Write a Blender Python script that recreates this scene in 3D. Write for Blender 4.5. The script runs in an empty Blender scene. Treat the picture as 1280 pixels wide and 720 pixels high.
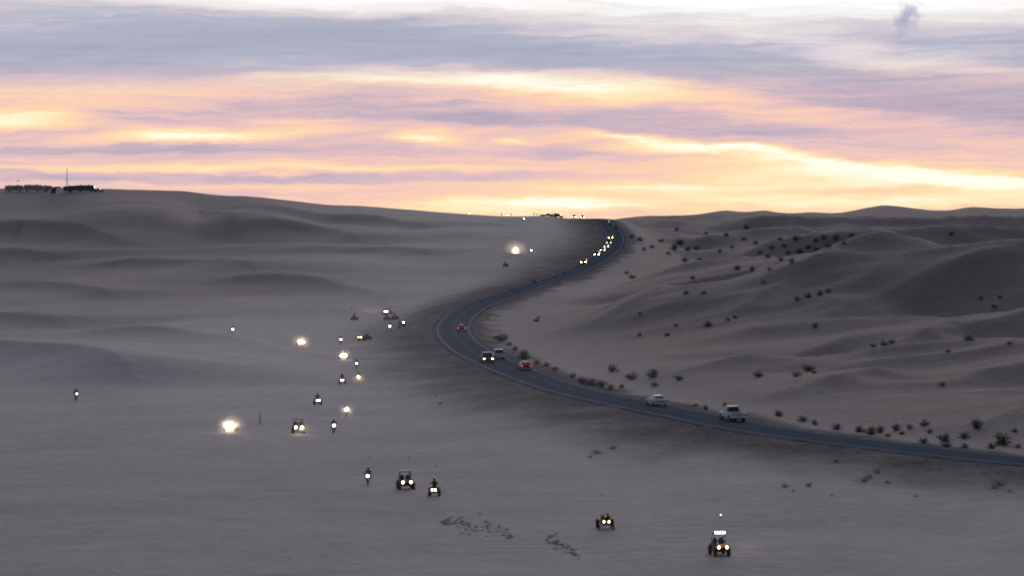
import bpy, bmesh, math, random
import numpy as np
from mathutils import Vector, Matrix

random.seed(7)
np.random.seed(7)
R = math.radians
SC = bpy.context.scene
COL = SC.collection

# ------------------------------------------------------------------ camera
F = 3900.0                 # focal length in pixels of the 1280 wide photograph (a zoomed-in compact camera)
KD = F / 1500.0            # depth stretch of the distances noted below, which were first paced out for a wider lens
CAMZ = 30.0                # eye height above the sand flats' datum
PITCH = math.atan(95.0 / F)
cam_d = bpy.data.cameras.new('camera')
cam_d.sensor_width = 36.0
cam_d.lens = 36.0 * F / 1280.0
cam_d.clip_start = 0.5
cam_d.clip_end = 60000.0
cam = bpy.data.objects.new('camera', cam_d)
cam.location = (0, 0, CAMZ)
cam.rotation_euler = (R(90) - PITCH, 0, 0)
COL.objects.link(cam)
SC.camera = cam

SC.view_settings.view_transform = 'Standard'
SC.view_settings.look = 'None'
SC.view_settings.exposure = 0.0
SC.view_settings.gamma = 1.0
SC.view_settings.use_curve_mapping = False
SC.render.engine = 'CYCLES'
SC.cycles.use_denoising = True
SC.cycles.filter_width = 2.1
SC.cycles.max_bounces = 5
SC.cycles.diffuse_bounces = 3
SC.cycles.volume_bounces = 1
SC.cycles.use_light_tree = True
SC.cycles.sample_clamp_indirect = 4.0
SC.cycles.volume_step_rate = 1.0
SC.cycles.volume_max_steps = 128

SUN_AZ = R(4.5)           # to the right of the view axis (+Y)
SUN_EL = R(1.5)

# ------------------------------------------------------------------ node helper
class NT:
    def __init__(self, tree):
        self.t = tree
        tree.nodes.clear()
    def n(self, typ, **kw):
        nd = self.t.nodes.new(typ)
        for k, v in kw.items():
            setattr(nd, k, v)
        return nd
    def lk(self, a, b):
        self.t.links.new(a, b)
    def put(self, sock, v):
        if hasattr(v, 'is_linked') or isinstance(v, bpy.types.NodeSocket):
            self.lk(v, sock)
        else:
            sock.default_value = v
    def m(self, op, a, b=0.0, c=None, clamp=False):
        nd = self.n('ShaderNodeMath', operation=op, use_clamp=clamp)
        self.put(nd.inputs[0], a); self.put(nd.inputs[1], b)
        if c is not None: self.put(nd.inputs[2], c)
        return nd.outputs[0]
    def vm(self, op, a, b=None, scale=None):
        nd = self.n('ShaderNodeVectorMath', operation=op)
        self.put(nd.inputs[0], a)
        if b is not None: self.put(nd.inputs[1], b)
        if scale is not None: self.put(nd.inputs['Scale'], scale)
        return nd.outputs['Value'] if op in ('LENGTH', 'DOT_PRODUCT', 'DISTANCE') else nd.outputs[0]
    def mr(self, v, a, b, c=0.0, d=1.0, smooth=True):
        nd = self.n('ShaderNodeMapRange', interpolation_type='SMOOTHSTEP' if smooth else 'LINEAR')
        self.put(nd.inputs[0], v)
        for i, x in enumerate((a, b, c, d)): nd.inputs[i + 1].default_value = x
        return nd.outputs[0]
    def mix(self, fac, a, b, blend='MIX'):
        nd = self.n('ShaderNodeMix', data_type='RGBA', blend_type=blend)
        self.put(nd.inputs['Factor'], fac)
        self.put(nd.inputs[6], a if hasattr(a, 'is_linked') else (*a, 1.0) if len(a) == 3 else a)
        self.put(nd.inputs[7], b if hasattr(b, 'is_linked') else (*b, 1.0) if len(b) == 3 else b)
        return nd.outputs[2]
    def noise(self, vec, scale, detail=3, rough=0.5, dist=0.0):
        nd = self.n('ShaderNodeTexNoise')
        if vec is not None: self.lk(vec, nd.inputs['Vector'])
        nd.inputs['Scale'].default_value = scale
        nd.inputs['Detail'].default_value = detail
        nd.inputs['Roughness'].default_value = rough
        nd.inputs['Distortion'].default_value = dist
        return nd.outputs['Fac']
    def ramp(self, fac, stops):
        nd = self.n('ShaderNodeValToRGB')
        cr = nd.color_ramp
        while len(cr.elements) < len(stops): cr.elements.new(0.5)
        for e, (p, c) in zip(cr.elements, stops):
            e.position = p; e.color = (*c, 1.0)
        self.lk(fac, nd.inputs[0])
        return nd.outputs[0]

# ------------------------------------------------------------------ world: dusk sky with a lit cloud deck
world = bpy.data.worlds.new('World')
SC.world = world
world.use_nodes = True
W = NT(world.node_tree)
tc = W.n('ShaderNodeTexCoord').outputs['Generated']
sep = W.n('ShaderNodeSeparateXYZ'); W.lk(tc, sep.inputs[0])
dx, dy, dz = sep.outputs
azd = W.m('MULTIPLY', W.m('ARCTAN2', dx, dy), 180 / math.pi * KD)          # degrees, 0 = +Y
eld = W.m('MULTIPLY', W.m('ARCSINE', dz), 180 / math.pi)
comb = W.n('ShaderNodeCombineXYZ'); W.lk(azd, comb.inputs[0])
elv = W.m('MULTIPLY', eld, KD); W.lk(elv, comb.inputs[1])
ae = comb.outputs[0]
# wind-drawn wobble of the cloud sheets, stretched along the horizon
st = W.vm('MULTIPLY', ae, (0.10, 0.55, 1.0))
wob = W.noise(st, 1.0, 4, 0.55)
wob2 = W.noise(W.vm('ADD', st, (31.0, 7.0, 3.0)), 3.4, 5, 0.62)
wv = W.m('ADD', W.m('MULTIPLY', W.m('SUBTRACT', wob, 0.5), 1.1), W.m('MULTIPLY', W.m('SUBTRACT', wob2, 0.5), 0.70))
wc = W.n('ShaderNodeCombineXYZ'); W.lk(W.m('MULTIPLY', wv, 3.0), wc.inputs[0]); W.lk(wv, wc.inputs[1])
aew = W.vm('ADD', ae, wc.outputs[0])
DEG = 180 / math.pi
def sky_pt(u, v):
    return math.degrees((u - 640) / 1500), math.degrees((265 - v) / 1500)
def streak(u, v, a, b, tilt, wt):
    az, el = sky_pt(u, v)
    mp = W.n('ShaderNodeMapping', vector_type='TEXTURE')
    W.lk(aew, mp.inputs['Vector'])
    mp.inputs['Location'].default_value = (az, el, 0)
    mp.inputs['Rotation'].default_value = (0, 0, R(tilt))
    mp.inputs['Scale'].default_value = (a / 1500 * DEG, b / 1500 * DEG, 1)
    r = W.vm('LENGTH', mp.outputs[0])
    return W.m('MULTIPLY', W.mr(r, 0.0, 1.25, 1.0, 0.0), wt)
STREAKS = [
    (640, 106, 320, 24, -2, .34), (720, 110, 180, 17, -5, .30), (470, 98, 240, 13, 0, .20),
    (240, 171, 150, 10, 0, .78), (20, 151, 120, 14, 0, .66), (533, 173, 64, 10, 0, .55), (642, 175, 30, 6, 0, .42),
    (1000, 206, 400, 17, -6, .30), (850, 183, 150, 12, -6, .46), (980, 195, 170, 9, -7, .26), (1130, 214, 150, 8, -5, .22), (760, 172, 70, 8, -8, .25),
    (640, 258, 190, 17, 0, .46), (840, 238, 230, 14, -2, .34), (1080, 228, 330, 24, -3, .36), (1250, 226, 240, 22, -4, .26),
    (900, 255, 420, 12, 0, .22), (430, 209, 260, 7, 0, .30), (160, 212, 330, 6, 0, .32), (380, 163, 90, 8, 0, .26), (370, 150, 80, 6, 0, .22),
    (150, 116, 330, 20, 2, .20), (60, 135, 220, 12, 1, .14), (950, 135, 420, 24, -7, .13), (1190, 252, 300, 12, 0, .16), (280, 232, 420, 8, 0, .10),
    (1000, -24, 800, 66, 0, 1.05), (330, -22, 560, 44, 0, .62), (760, 44, 220, 20, 0, .14), (1060, 64, 200, 22, -9, .26), (1220, 92, 200, 14, -4, .18),
    (240, 62, 700, 40, 1, -.16), (720, 72, 440, 26, -5, -.12), (1190, 135, 380, 44, -8, -.24), (990, 104, 160, 20, -5, .12), (640, 150, 440, 14, -4, -.20),
    (960, 160, 340, 16, -6, -.10), (60, 187, 340, 9, 0, -.18), (330, 190, 280, 8, 0, -.16), (330, 223, 560, 8, 0, -.14), (610, 222, 300, 9, 0, -.12),
    (700, 190, 130, 10, 2, -.16), (810, 196, 130, 7, -2, -.18), (1060, 241, 260, 6, 0, -.18), (760, 268, 170, 6, 0, -.16),
    (730, 5, 150, 6, -2, -.30),
]
acc = None
for s in STREAKS:
    o = streak(*s)
    acc = o if acc is None else W.m('ADD', acc, o)
# a small torn dark wisp hanging alone in the pale gap
az0, el0 = sky_pt(1130, 24)
wm = W.n('ShaderNodeMapping', vector_type='TEXTURE')
wn = W.n('ShaderNodeTexNoise'); W.lk(ae, wn.inputs['Vector']); wn.inputs['Scale'].default_value = 1.6; wn.inputs['Detail'].default_value = 3
W.lk(W.vm('ADD', ae, W.vm('SCALE', W.vm('SUBTRACT', wn.outputs['Color'], (0.5, 0.5, 0.5)), scale=1.3)), wm.inputs['Vector'])
wm.inputs['Location'].default_value = (az0, el0, 0); wm.inputs['Rotation'].default_value = (0, 0, R(-25)); wm.inputs['Scale'].default_value = (0.62, 1.0, 1)
wisp = W.mr(W.vm('LENGTH', wm.outputs[0]), 0.25, 1.1, 1.0, 0.0)
# fine ragged streaks everywhere in the deck
s1 = W.noise(W.vm('MULTIPLY', aew, (0.055, 0.95, 1.0)), 1.0, 5, 0.6)
s2 = W.noise(W.vm('ADD', W.vm('MULTIPLY', aew, (0.22, 2.6, 1.0)), (9.0, 3.0, 1.0)), 1.0, 6, 0.66)
s3 = W.noise(W.vm('ADD', W.vm('MULTIPLY', aew, (0.10, 5.2, 1.0)), (3.0, 17.0, 5.0)), 1.0, 4, 0.6)
fine = W.m('ADD', W.m('MULTIPLY', W.m('SUBTRACT', s3, 0.5), 0.42), W.m('ADD', W.m('MULTIPLY', W.m('SUBTRACT', s1, 0.5), 0.46), W.m('MULTIPLY', W.m('SUBTRACT', s2, 0.5), 0.40)))
# glow of the low sun behind the deck
sd = (math.sin(SUN_AZ) * math.cos(SUN_EL), math.cos(SUN_AZ) * math.cos(SUN_EL), math.sin(SUN_EL))
cosang = W.vm('DOT_PRODUCT', W.vm('NORMALIZE', tc), sd)
angd = W.m('MULTIPLY', W.m('ARCCOSINE', cosang), DEG)
near = W.mr(angd, 0.0, 16.0, 1.0, 0.0)
lowband = W.mr(elv, 0.0, 5.0, 1.0, 0.0)
bri = W.m('ADD', W.m('ADD', acc, fine), W.m('ADD', W.m('MULTIPLY', near, W.m('MULTIPLY', lowband, 0.24)), 0.30))
low = W.ramp(bri, [(0.0, (.46, .38, .48)), (0.16, (.57, .45, .53)), (0.30, (.78, .53, .54)), (0.46, (.97, .62, .48)),
                   (0.66, (1.0, .74, .44)), (0.84, (1.02, .88, .56)), (1.0, (1.05, 1.00, .84))])
high = W.ramp(bri, [(0.0, (.38, .40, .51)), (0.26, (.46, .47, .58)), (0.46, (.67, .61, .67)), (0.70, (.86, .82, .80)), (1.0, (1.03, 1.03, 1.03))])
deck = W.mix(W.mr(elv, 5.2, 7.6), low, high)
deck = W.mix(W.m('MULTIPLY', wisp, 0.85), deck, (.38, .40, .56))
# the deck dims away from the sunset and overhead, where it thins to clear dusk sky
dim = W.m('MULTIPLY', W.m('MULTIPLY', W.mr(angd, 25.0, 95.0, 1.0, 0.20), W.mr(angd, 85.0, 150.0, 1.0, 0.42)), W.mr(eld, 5.0, 20.0, 1.0, 2.0))
deck = W.mix(W.mr(eld, 6.0, 34.0), deck, (.50, .59, .84))
deck = W.mix(1.0, deck, dim, 'MULTIPLY')
nd = W.n('ShaderNodeTexSky'); nd.sky_type = 'NISHITA'; nd.sun_disc = False
nd.sun_elevation = SUN_EL; nd.sun_rotation = SUN_AZ; nd.altitude = 0; nd.air_density = 1.0; nd.dust_density = 2.0; nd.ozone_density = 2.0
neb = W.n('ShaderNodeTexNoise'); W.lk(W.vm('MULTIPLY', tc, (2.0, 2.0, 5.0)), neb.inputs['Vector']); neb.inputs['Scale'].default_value = 1.3; neb.inputs['Detail'].default_value = 5
cover = W.m('MULTIPLY', W.mr(eld, 12.0, 50.0, 1.0, 0.6), W.mr(neb.outputs['Fac'], 0.25, 0.6, 0.75, 1.0))
cover = W.m('MAXIMUM', cover, W.mr(eld, 10.0, 18.0, 1.0, 0.0))
clear = W.vm('SCALE', nd.outputs[0], scale=0.15)
final = W.mix(cover, clear, deck)
bg = W.n('ShaderNodeBackground'); W.lk(final, bg.inputs['Color']); bg.inputs['Strength'].default_value = 1.0
wo = W.n('ShaderNodeOutputWorld'); W.lk(bg.outputs[0], wo.inputs['Surface'])

# the sun itself stands behind the cloud deck: a weak, very soft, warm remainder
sun_d = bpy.data.lights.new('sun', 'SUN')
sun_d.energy = 1.2
sun_d.angle = R(25)
sun_d.color = (1.0, 0.87, 0.80)
sun = bpy.data.objects.new('sun', sun_d)
sun.rotation_euler = (R(90) - R(9.0), 0, math.pi - SUN_AZ)
COL.objects.link(sun)

# ------------------------------------------------------------------ pixel <-> place
cp, sp = math.cos(PITCH), math.sin(PITCH)
def ray(u, v):
    a = (u - 640) / F; b = (360 - v) / F
    return np.array([a, cp + b * sp, -sp + b * cp])       # forward component ~ y
def pt_y(u, v, Y):
    Y = Y * KD
    d = ray(u, v); t = Y / d[1]
    return np.array([d[0] * t, Y, d[2] * t])              # relative to the eye
def pt_h(u, v, h):
    d = ray(u, v); t = h / d[2]
    return np.array([d[0] * t, d[1] * t, h])

# ------------------------------------------------------------------ terrain control points (eye-relative heights)
CT = []
def cy(u, v, Y): CT.append(pt_y(u, v, Y))
def ch(u, v, h): CT.append(pt_h(u, v, h))
for u in (-450, -150, 100, 330, 560, 800):
    for v in (800, 720, 640, 580, 530, 490, 460):
        if u == 800 and v < 580: continue
        if u == 560 and v < 500: continue
        ch(u, v, -28.0)
for u in (1000, 1200, 1500, 1800):
    for v in (800, 720, 660): ch(u, v, -28.0)
    ch(u, 618, -27.3)
for u in (-450, -150, 60):
    for v, Y in ((430, 262), (400, 300), (375, 345), (345, 410), (315, 470), (285, 530), (260, 575)): cy(u, v, Y)
for u, v in ((-450, 262), (-200, 245), (-60, 241), (0, 240), (40, 239), (90, 237), (130, 238)): cy(u, v, 612)
for u in (-450, -100, 100): CT.append(np.array([(u - 640) / 1500 * 720, 720 * KD, 8.0])); CT.append(np.array([(u - 640) / 1500 * 950, 950 * KD, -2.0]))
for v, Y in ((430, 258), (395, 305), (370, 350), (345, 400), (315, 462), (285, 530), (262, 585)): cy(250, v, Y)
for v, Y in ((430, 254), (395, 302), (370, 345), (345, 395), (315, 455), (288, 530)): cy(400, v, Y)
for v, Y in ((395, 302), (370, 345), (345, 390), (315, 450), (290, 530)): cy(510, v, Y)
for v, Y in ((350, 372), (325, 410), (305, 455), (288, 520)): cy(620, v, Y)
for v, Y in ((315, 430), (298, 475), (284, 530)): cy(700, v, Y)
for u, v in ((180, 241), (240, 244.5), (300, 248.5), (370, 253.5), (450, 259.5), (520, 264.5), (560, 267.5), (600, 270), (640, 271), (690, 270.5), (730, 269.8), (752, 270.5)): cy(u, v, 604)
for u, h in ((250, 5), (400, 0), (560, -5), (700, -8), (790, -9)):
    CT.append(np.array([(u - 640) / 1500 * 720, 720 * KD, h]))
    if u < 750: CT.append(np.array([(u - 640) / 1500 * 950, 950 * KD, h - 8]))
for u in (850, 1000, 1150, 1300, 1600, 1900):
    for v, Y in ((480, 180), (440, 216), (405, 262), (375, 325), (345, 405), (318, 510), (296, 650)): cy(u, v, Y)
for v, Y in ((420, 250), (395, 282), (370, 325)): cy(720, v, Y)
for v, Y in ((345, 385), (322, 450), (300, 560)): cy(815, v, Y)
RIDGE = [(775, 274), (790, 272.5), (815, 270), (845, 270), (880, 267.5), (905, 263), (930, 266), (955, 263.5), (985, 268), (1010, 265.5), (1035, 267.5),
         (1060, 265.5), (1085, 260), (1110, 257), (1140, 261), (1165, 263.5), (1190, 263.5), (1215, 259), (1245, 261.5), (1280, 261), (1330, 258), (1400, 263), (1500, 260), (1700, 262), (1900, 262)]
for u, v in RIDGE: cy(u, v, 950)
for u in (775, 850, 950, 1050, 1150, 1280, 1500, 1900):
    CT.append(np.array([(u - 640) / 1500 * 1080, 1080 * KD, -7.0])); CT.append(np.array([(u - 640) / 1500 * 1300, 1300 * KD, -16.0]))
    if u >= 950: CT.append(pt_y(u, 279, 800))

# ------------------------------------------------------------------ road centre line in plan (eye-relative height)
ROADP = []
for x, y, z in ((330, 50, -27.0), (250, 62, -26.8), (175, 82, -26.5), (120, 97, -26.2), (82, 111, -26.0)): ROADP.append((x, y * KD, z))
for u, v in ((1280, 577), (1120, 559), (960, 539), (880, 523), (800, 507), (720, 490), (660, 470), (612, 450), (582, 434)): ROADP.append(tuple(pt_h(u, v, -26.0)))
for u, v, h in ((566, 415, -25.6), (572, 398, -24.8), (592, 384, -23.6), (622, 372, -22.4)): ROADP.append(tuple(pt_h(u, v, h)))
for u, v, Y in ((660, 359, 336), (700, 347, 366), (736, 331, 400), (761, 314, 438), (769, 300, 478), (766, 289, 522), (757, 279, 566), (746, 273, 606)): ROADP.append(tuple(pt_y(u, v, Y)))
ROADP += [(37, 660 * KD, -5.0), (25, 760 * KD, -10.0), (5, 900 * KD, -16.0)]
def catmull(P, n=14):
    P = np.array(P); out = []
    Q = np.vstack([2 * P[0] - P[1], P, 2 * P[-1] - P[-2]])
    for i in range(1, len(Q) - 2):
        p0, p1, p2, p3 = Q[i - 1:i + 3]
        for k in range(n):
            t = k / n
            out.append(0.5 * ((2 * p1) + (-p0 + p2) * t + (2 * p0 - 5 * p1 + 4 * p2 - p3) * t * t + (-p0 + 3 * p1 - 3 * p2 + p3) * t ** 3))
    out.append(P[-1])
    return np.array(out)
RC = catmull(ROADP)
for _ in range(30):
    RC[1:-1] = 0.25 * RC[:-2] + 0.5 * RC[1:-1] + 0.25 * RC[2:]
ds = np.r_[0, np.cumsum(np.linalg.norm(np.diff(RC[:, :2], axis=0), axis=1))]
SS = np.arange(0, ds[-1], 1.5)
RC = np.stack([np.interp(SS, ds, RC[:, k]) for k in range(3)], 1)
for _ in range(12):
    RC[1:-1] = 0.25 * RC[:-2] + 0.5 * RC[1:-1] + 0.25 * RC[2:]
RT = np.gradient(RC[:, :2], axis=0); RT /= np.linalg.norm(RT, axis=1)[:, None]      # heading away from the eye
RN = np.stack([RT[:, 1], -RT[:, 0]], 1)                                              # to the right of the heading
for i in range(0, len(RC), 12):
    for off in (-9, 9):
        q = RC[i, :2] + RN[i] * off
        CT.append(np.array([q[0], q[1], RC[i, 2] - 0.5]))
CT = np.array(CT)

def tps_coord(x, y):
    y = y / KD
    r = np.sqrt(x * x + y * y) + 1e-6
    return np.stack([np.arctan2(x, np.maximum(y, 1e-3)) * 3.2, np.log(r)], -1)
def phi(d2):
    return 0.5 * d2 * np.log(d2 + 1e-12)
PC = tps_coord(CT[:, 0], CT[:, 1])
# drop controls that nearly coincide
keep = []
for i in range(len(PC)):
    if all(np.hypot(*(PC[i] - PC[j])) > 0.022 for j in keep): keep.append(i)
PC = PC[keep]; CZ = CT[keep, 2]
nC = len(PC)
K = phi(((PC[:, None] - PC[None]) ** 2).sum(-1)) + np.eye(nC) * 4e-4
Pm = np.c_[np.ones(nC), PC]
A = np.zeros((nC + 3, nC + 3)); A[:nC, :nC] = K; A[:nC, nC:] = Pm; A[nC:, :nC] = Pm.T
sol = np.linalg.solve(A, np.r_[CZ, 0, 0, 0])
wC, aC = sol[:nC], sol[nC:]

# ------------------------------------------------------------------ gradient noise in numpy
_perm = np.random.permutation(512)
_perm = np.r_[_perm, _perm, _perm]
_ga = np.random.rand(512) * 2 * np.pi
_gx, _gy = np.cos(_ga), np.sin(_ga)
def perlin(x, y):
    xi = np.floor(x).astype(int); yi = np.floor(y).astype(int)
    xf = x - xi; yf = y - yi
    xi &= 511; yi &= 511
    u = xf ** 3 * (xf * (xf * 6 - 15) + 10); v = yf ** 3 * (yf * (yf * 6 - 15) + 10)
    def g(i, j, a, b):
        h = _perm[_perm[(xi + i) & 511] + ((yi + j) & 511)]
        return _gx[h] * a + _gy[h] * b
    n00 = g(0, 0, xf, yf); n10 = g(1, 0, xf - 1, yf); n01 = g(0, 1, xf, yf - 1); n11 = g(1, 1, xf - 1, yf - 1)
    return (n00 * (1 - u) + n10 * u) * (1 - v) + (n01 * (1 - u) + n11 * u) * v
def sstep(a, b, x):
    t = np.clip((x - a) / (b - a), 0, 1); return t * t * (3 - 2 * t)

def base_h(x, y):
    x = np.asarray(x, float); y = np.asarray(y, float)
    yc = y / KD
    r = np.sqrt(x * x + yc * yc)
    yy = np.maximum(yc, 0.35 * r + 1e-3)
    c = tps_coord(x, yy * KD)
    h = np.full(x.shape, aC[0]) + aC[1] * c[..., 0] + aC[2] * c[..., 1]
    flat = c.reshape(-1, 2); out = np.zeros(len(flat))
    for i in range(0, len(flat), 40000):
        q = flat[i:i + 40000]
        d2 = ((q[:, None, :] - PC[None]) ** 2).sum(-1)
        out[i:i + 40000] = phi(d2) @ wC
    h = h + out.reshape(x.shape)
    az = np.arctan2(x, yc)
    side = sstep(R(36), R(62), np.abs(az)) + sstep(1250, 1700, r)
    side = np.clip(side, 0, 1)
    side = np.maximum(side, sstep(95, 70, r))
    h = h * (1 - side) + (-28.0) * side
    return np.clip(h, -29.5, 22)

# dune crests traced on the dunes: (pixel, base point), height, lee length, windward length; lee faces the eye
DUNES = []
def dune(pts, amp, lee, wind, fade=0.25):
    """pts: crest pixels, either (u, v) with a given height, or (u, v, paced depth) whose height follows from both"""
    P = []; H = []
    for p in pts:
        if len(p) == 3:
            q = pt_y(*p); P.append(q[:2]); H.append(max(0.0, q[2] - float(base_h(q[0], q[1]))))
        else:
            P.append(hit_base(p[0], p[1], lambda x, y: base_h(x, y) + amp * .9)[:2]); H.append(amp)
    P = np.array(P); H = np.array(H)
    d = np.r_[0, np.cumsum(np.linalg.norm(np.diff(P, axis=0), axis=1))]
    n = max(16, int(d[-1] / 5))
    t = np.linspace(0, d[-1], n)
    Q = np.stack([np.interp(t, d, P[:, k]) for k in range(2)], 1); h = np.interp(t, d, H)
    for _ in range(34): Q[1:-1] = .25 * Q[:-2] + .5 * Q[1:-1] + .25 * Q[2:]; h[1:-1] = .25 * h[:-2] + .5 * h[1:-1] + .25 * h[2:]
    w = h * sstep(0, fade, np.linspace(0, 1, n)) * sstep(0, fade, np.linspace(1, 0, n))
    L = np.maximum(7.0, 2.7 * h) if lee is None else np.full(n, float(lee))
    T = np.gradient(Q, axis=0); T /= np.linalg.norm(T, axis=1)[:, None]
    N = np.stack([-T[:, 1], T[:, 0]], 1)
    N *= np.sign((N * -Q).sum())      # towards the eye = lee
    mid = Q[len(Q) // 2]; jm = ((RC[:, :2] - mid) ** 2).sum(1).argmin()
    DUNES.append((Q, w, N, L, wind, float(np.sign(((mid - RC[jm, :2]) * RN[jm]).sum()))))
def hit_base(u, v, f=None):
    f = f or base_h
    d = ray(u, v)
    t = np.r_[np.arange(150, 1000, 1.5), np.arange(1000, 3400, 4.0)]
    p = d[None] * t[:, None]
    g = p[:, 2] - f(p[:, 0], p[:, 1])
    i = np.argmax(g < 0)
    if g[i] >= 0: return np.array([*p[-1, :2], f(p[-1:, 0], p[-1:, 1])[0]])
    k = g[i - 1] / (g[i - 1] - g[i]); q = p[i - 1] * (1 - k) + p[i] * k
    return q
# beyond the highway
dune([(1480, 312, 284), (1380, 313, 274), (1280, 316, 262), (1200, 320, 254), (1162, 329, 250), (1100, 371, 246), (1040, 409, 241), (1000, 437, 234), (970, 456, 224)], 0, None, 75, .06)
dune([(1130, 345, 275), (1090, 355, 268), (1010, 381, 258), (940, 410, 248), (880, 430, 238), (810, 450, 226)], 0, None, 60, .08)
dune([(1240, 309, 345), (1170, 310, 340), (1110, 300, 335), (1062, 298, 333), (1012, 315, 325), (985, 333, 314), (955, 347, 302), (900, 357, 296)], 0, None, 75, .10)
dune([(1000, 346, 352), (940, 354, 340), (870, 359, 332), (800, 367, 324), (720, 376, 314)], 0, None, 55, .2)
dune([(1480, 405, 194), (1400, 425, 190), (1290, 445, 186), (1210, 473, 180), (1130, 492, 172), (1040, 500, 168)], 0, None, 45, .1)
dune([(1400, 490), (1290, 502), (1240, 513), (1190, 530)], 2.0, 6, 30)
dune([(1130, 455), (1080, 468), (1020, 475), (960, 477), (900, 484)], 2.6, 7, 40)
dune([(1440, 360, 226), (1360, 374, 221), (1270, 392, 216), (1200, 417, 209), (1140, 438, 203), (1090, 452, 198)], 0, None, 55, .1)
dune([(880, 296), (840, 305), (810, 320), (785, 340)], 3.0, 8, 60)
dune([(1040, 285, 560), (1000, 287, 555), (950, 293, 545), (900, 297, 535), (850, 294, 525)], 0, None, 90, .2)
dune([(1400, 281, 520), (1340, 284, 510), (1230, 288, 500), (1140, 285, 495), (1060, 286, 490), (1000, 293, 480)], 0, None, 90, .15)
dune([(1400, 270, 760), (1300, 274, 745), (1220, 270, 730), (1130, 273, 720), (1060, 271, 715), (960, 276, 700), (880, 274, 690)], 0, None, 110, .15)
dune([(880, 384), (820, 394), (760, 404), (700, 413)], 2.2, 6, 50)
dune([(980, 438), (900, 451), (830, 460), (770, 461)], 2.4, 6, 44)
dune([(990, 318, 430), (930, 312, 425), (880, 320, 415), (840, 331, 400), (800, 346, 385)], 0, None, 70, .2)
# on the wide slope to the left
dune([(-140, 420), (0, 427), (80, 431), (140, 441), (190, 454)], 4.59, 14.7, 80)
dune([(40, 398), (140, 401), (230, 407), (320, 424), (380, 437)], 2.79, 8.9, 80)
dune([(-90, 384), (20, 389), (100, 399)], 1.97, 6.3, 60)
dune([(185, 294), (224, 270), (250, 263), (276, 272), (310, 296)], 5.33, 17.0, 80)
dune([(270, 298), (330, 287), (400, 291), (470, 302)], 3.69, 11.8, 80)
dune([(-40, 285), (30, 279), (90, 286), (170, 302)], 4.92, 15.8, 80)
dune([(60, 330), (150, 320), (260, 328), (340, 344)], 3.44, 11.0, 90)
dune([(380, 277), (470, 272), (550, 283)], 3.44, 11.0, 80)
dune([(210, 354), (330, 344), (430, 350), (510, 366)], 2.79, 8.9, 90)
dune([(-60, 318), (20, 311), (90, 319)], 3.28, 10.5, 80)
dune([(-60, 348), (60, 349), (160, 362)], 2.62, 8.4, 80)
dune([(400, 316), (480, 309), (560, 317)], 2.13, 6.8, 80)

def road_dist(x, y, reach=45.0):
    """distance to the centre line, its height and the signed side there"""
    sh = x.shape; X = x.ravel(); Y = y.ravel()
    D = np.full(X.size, 1e3); H = np.zeros(X.size); S = np.zeros(X.size)
    co = RC[::14, :2]
    con = RN[::14]
    idx = []
    for i in range(0, X.size, 60000):
        d2 = (X[i:i + 60000, None] - co[None, :, 0]) ** 2 + (Y[i:i + 60000, None] - co[None, :, 1]) ** 2
        jc = d2.argmin(1); d = np.sqrt(d2[np.arange(len(jc)), jc])
        S[i:i + 60000] = d * np.sign((X[i:i + 60000] - co[jc, 0]) * con[jc, 0] + (Y[i:i + 60000] - co[jc, 1]) * con[jc, 1])
        idx.append(np.nonzero(d < reach + 12)[0] + i)
    idx = np.concatenate(idx) if idx else np.array([], int)
    for i in range(0, idx.size, 20000):
        k = idx[i:i + 20000]
        d2 = (X[k, None] - RC[None, :, 0]) ** 2 + (Y[k, None] - RC[None, :, 1]) ** 2
        j = d2.argmin(1)
        off = np.stack([X[k] - RC[j, 0], Y[k] - RC[j, 1]], 1)
        al = (off * RT[j]).sum(1); side = (off * RN[j]).sum(1)
        j2 = np.clip(j + np.sign(al).astype(int), 0, len(RC) - 1)
        f = np.clip(np.abs(al) / 1.5, 0, 1)
        D[k] = np.where((j == 0) | (j == len(RC) - 1), np.sqrt(d2.min(1)), np.abs(side))
        S[k] = side; H[k] = RC[j, 2] * (1 - f) + RC[j2, 2] * f
    return D.reshape(sh), H.reshape(sh), S.reshape(sh)

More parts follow.
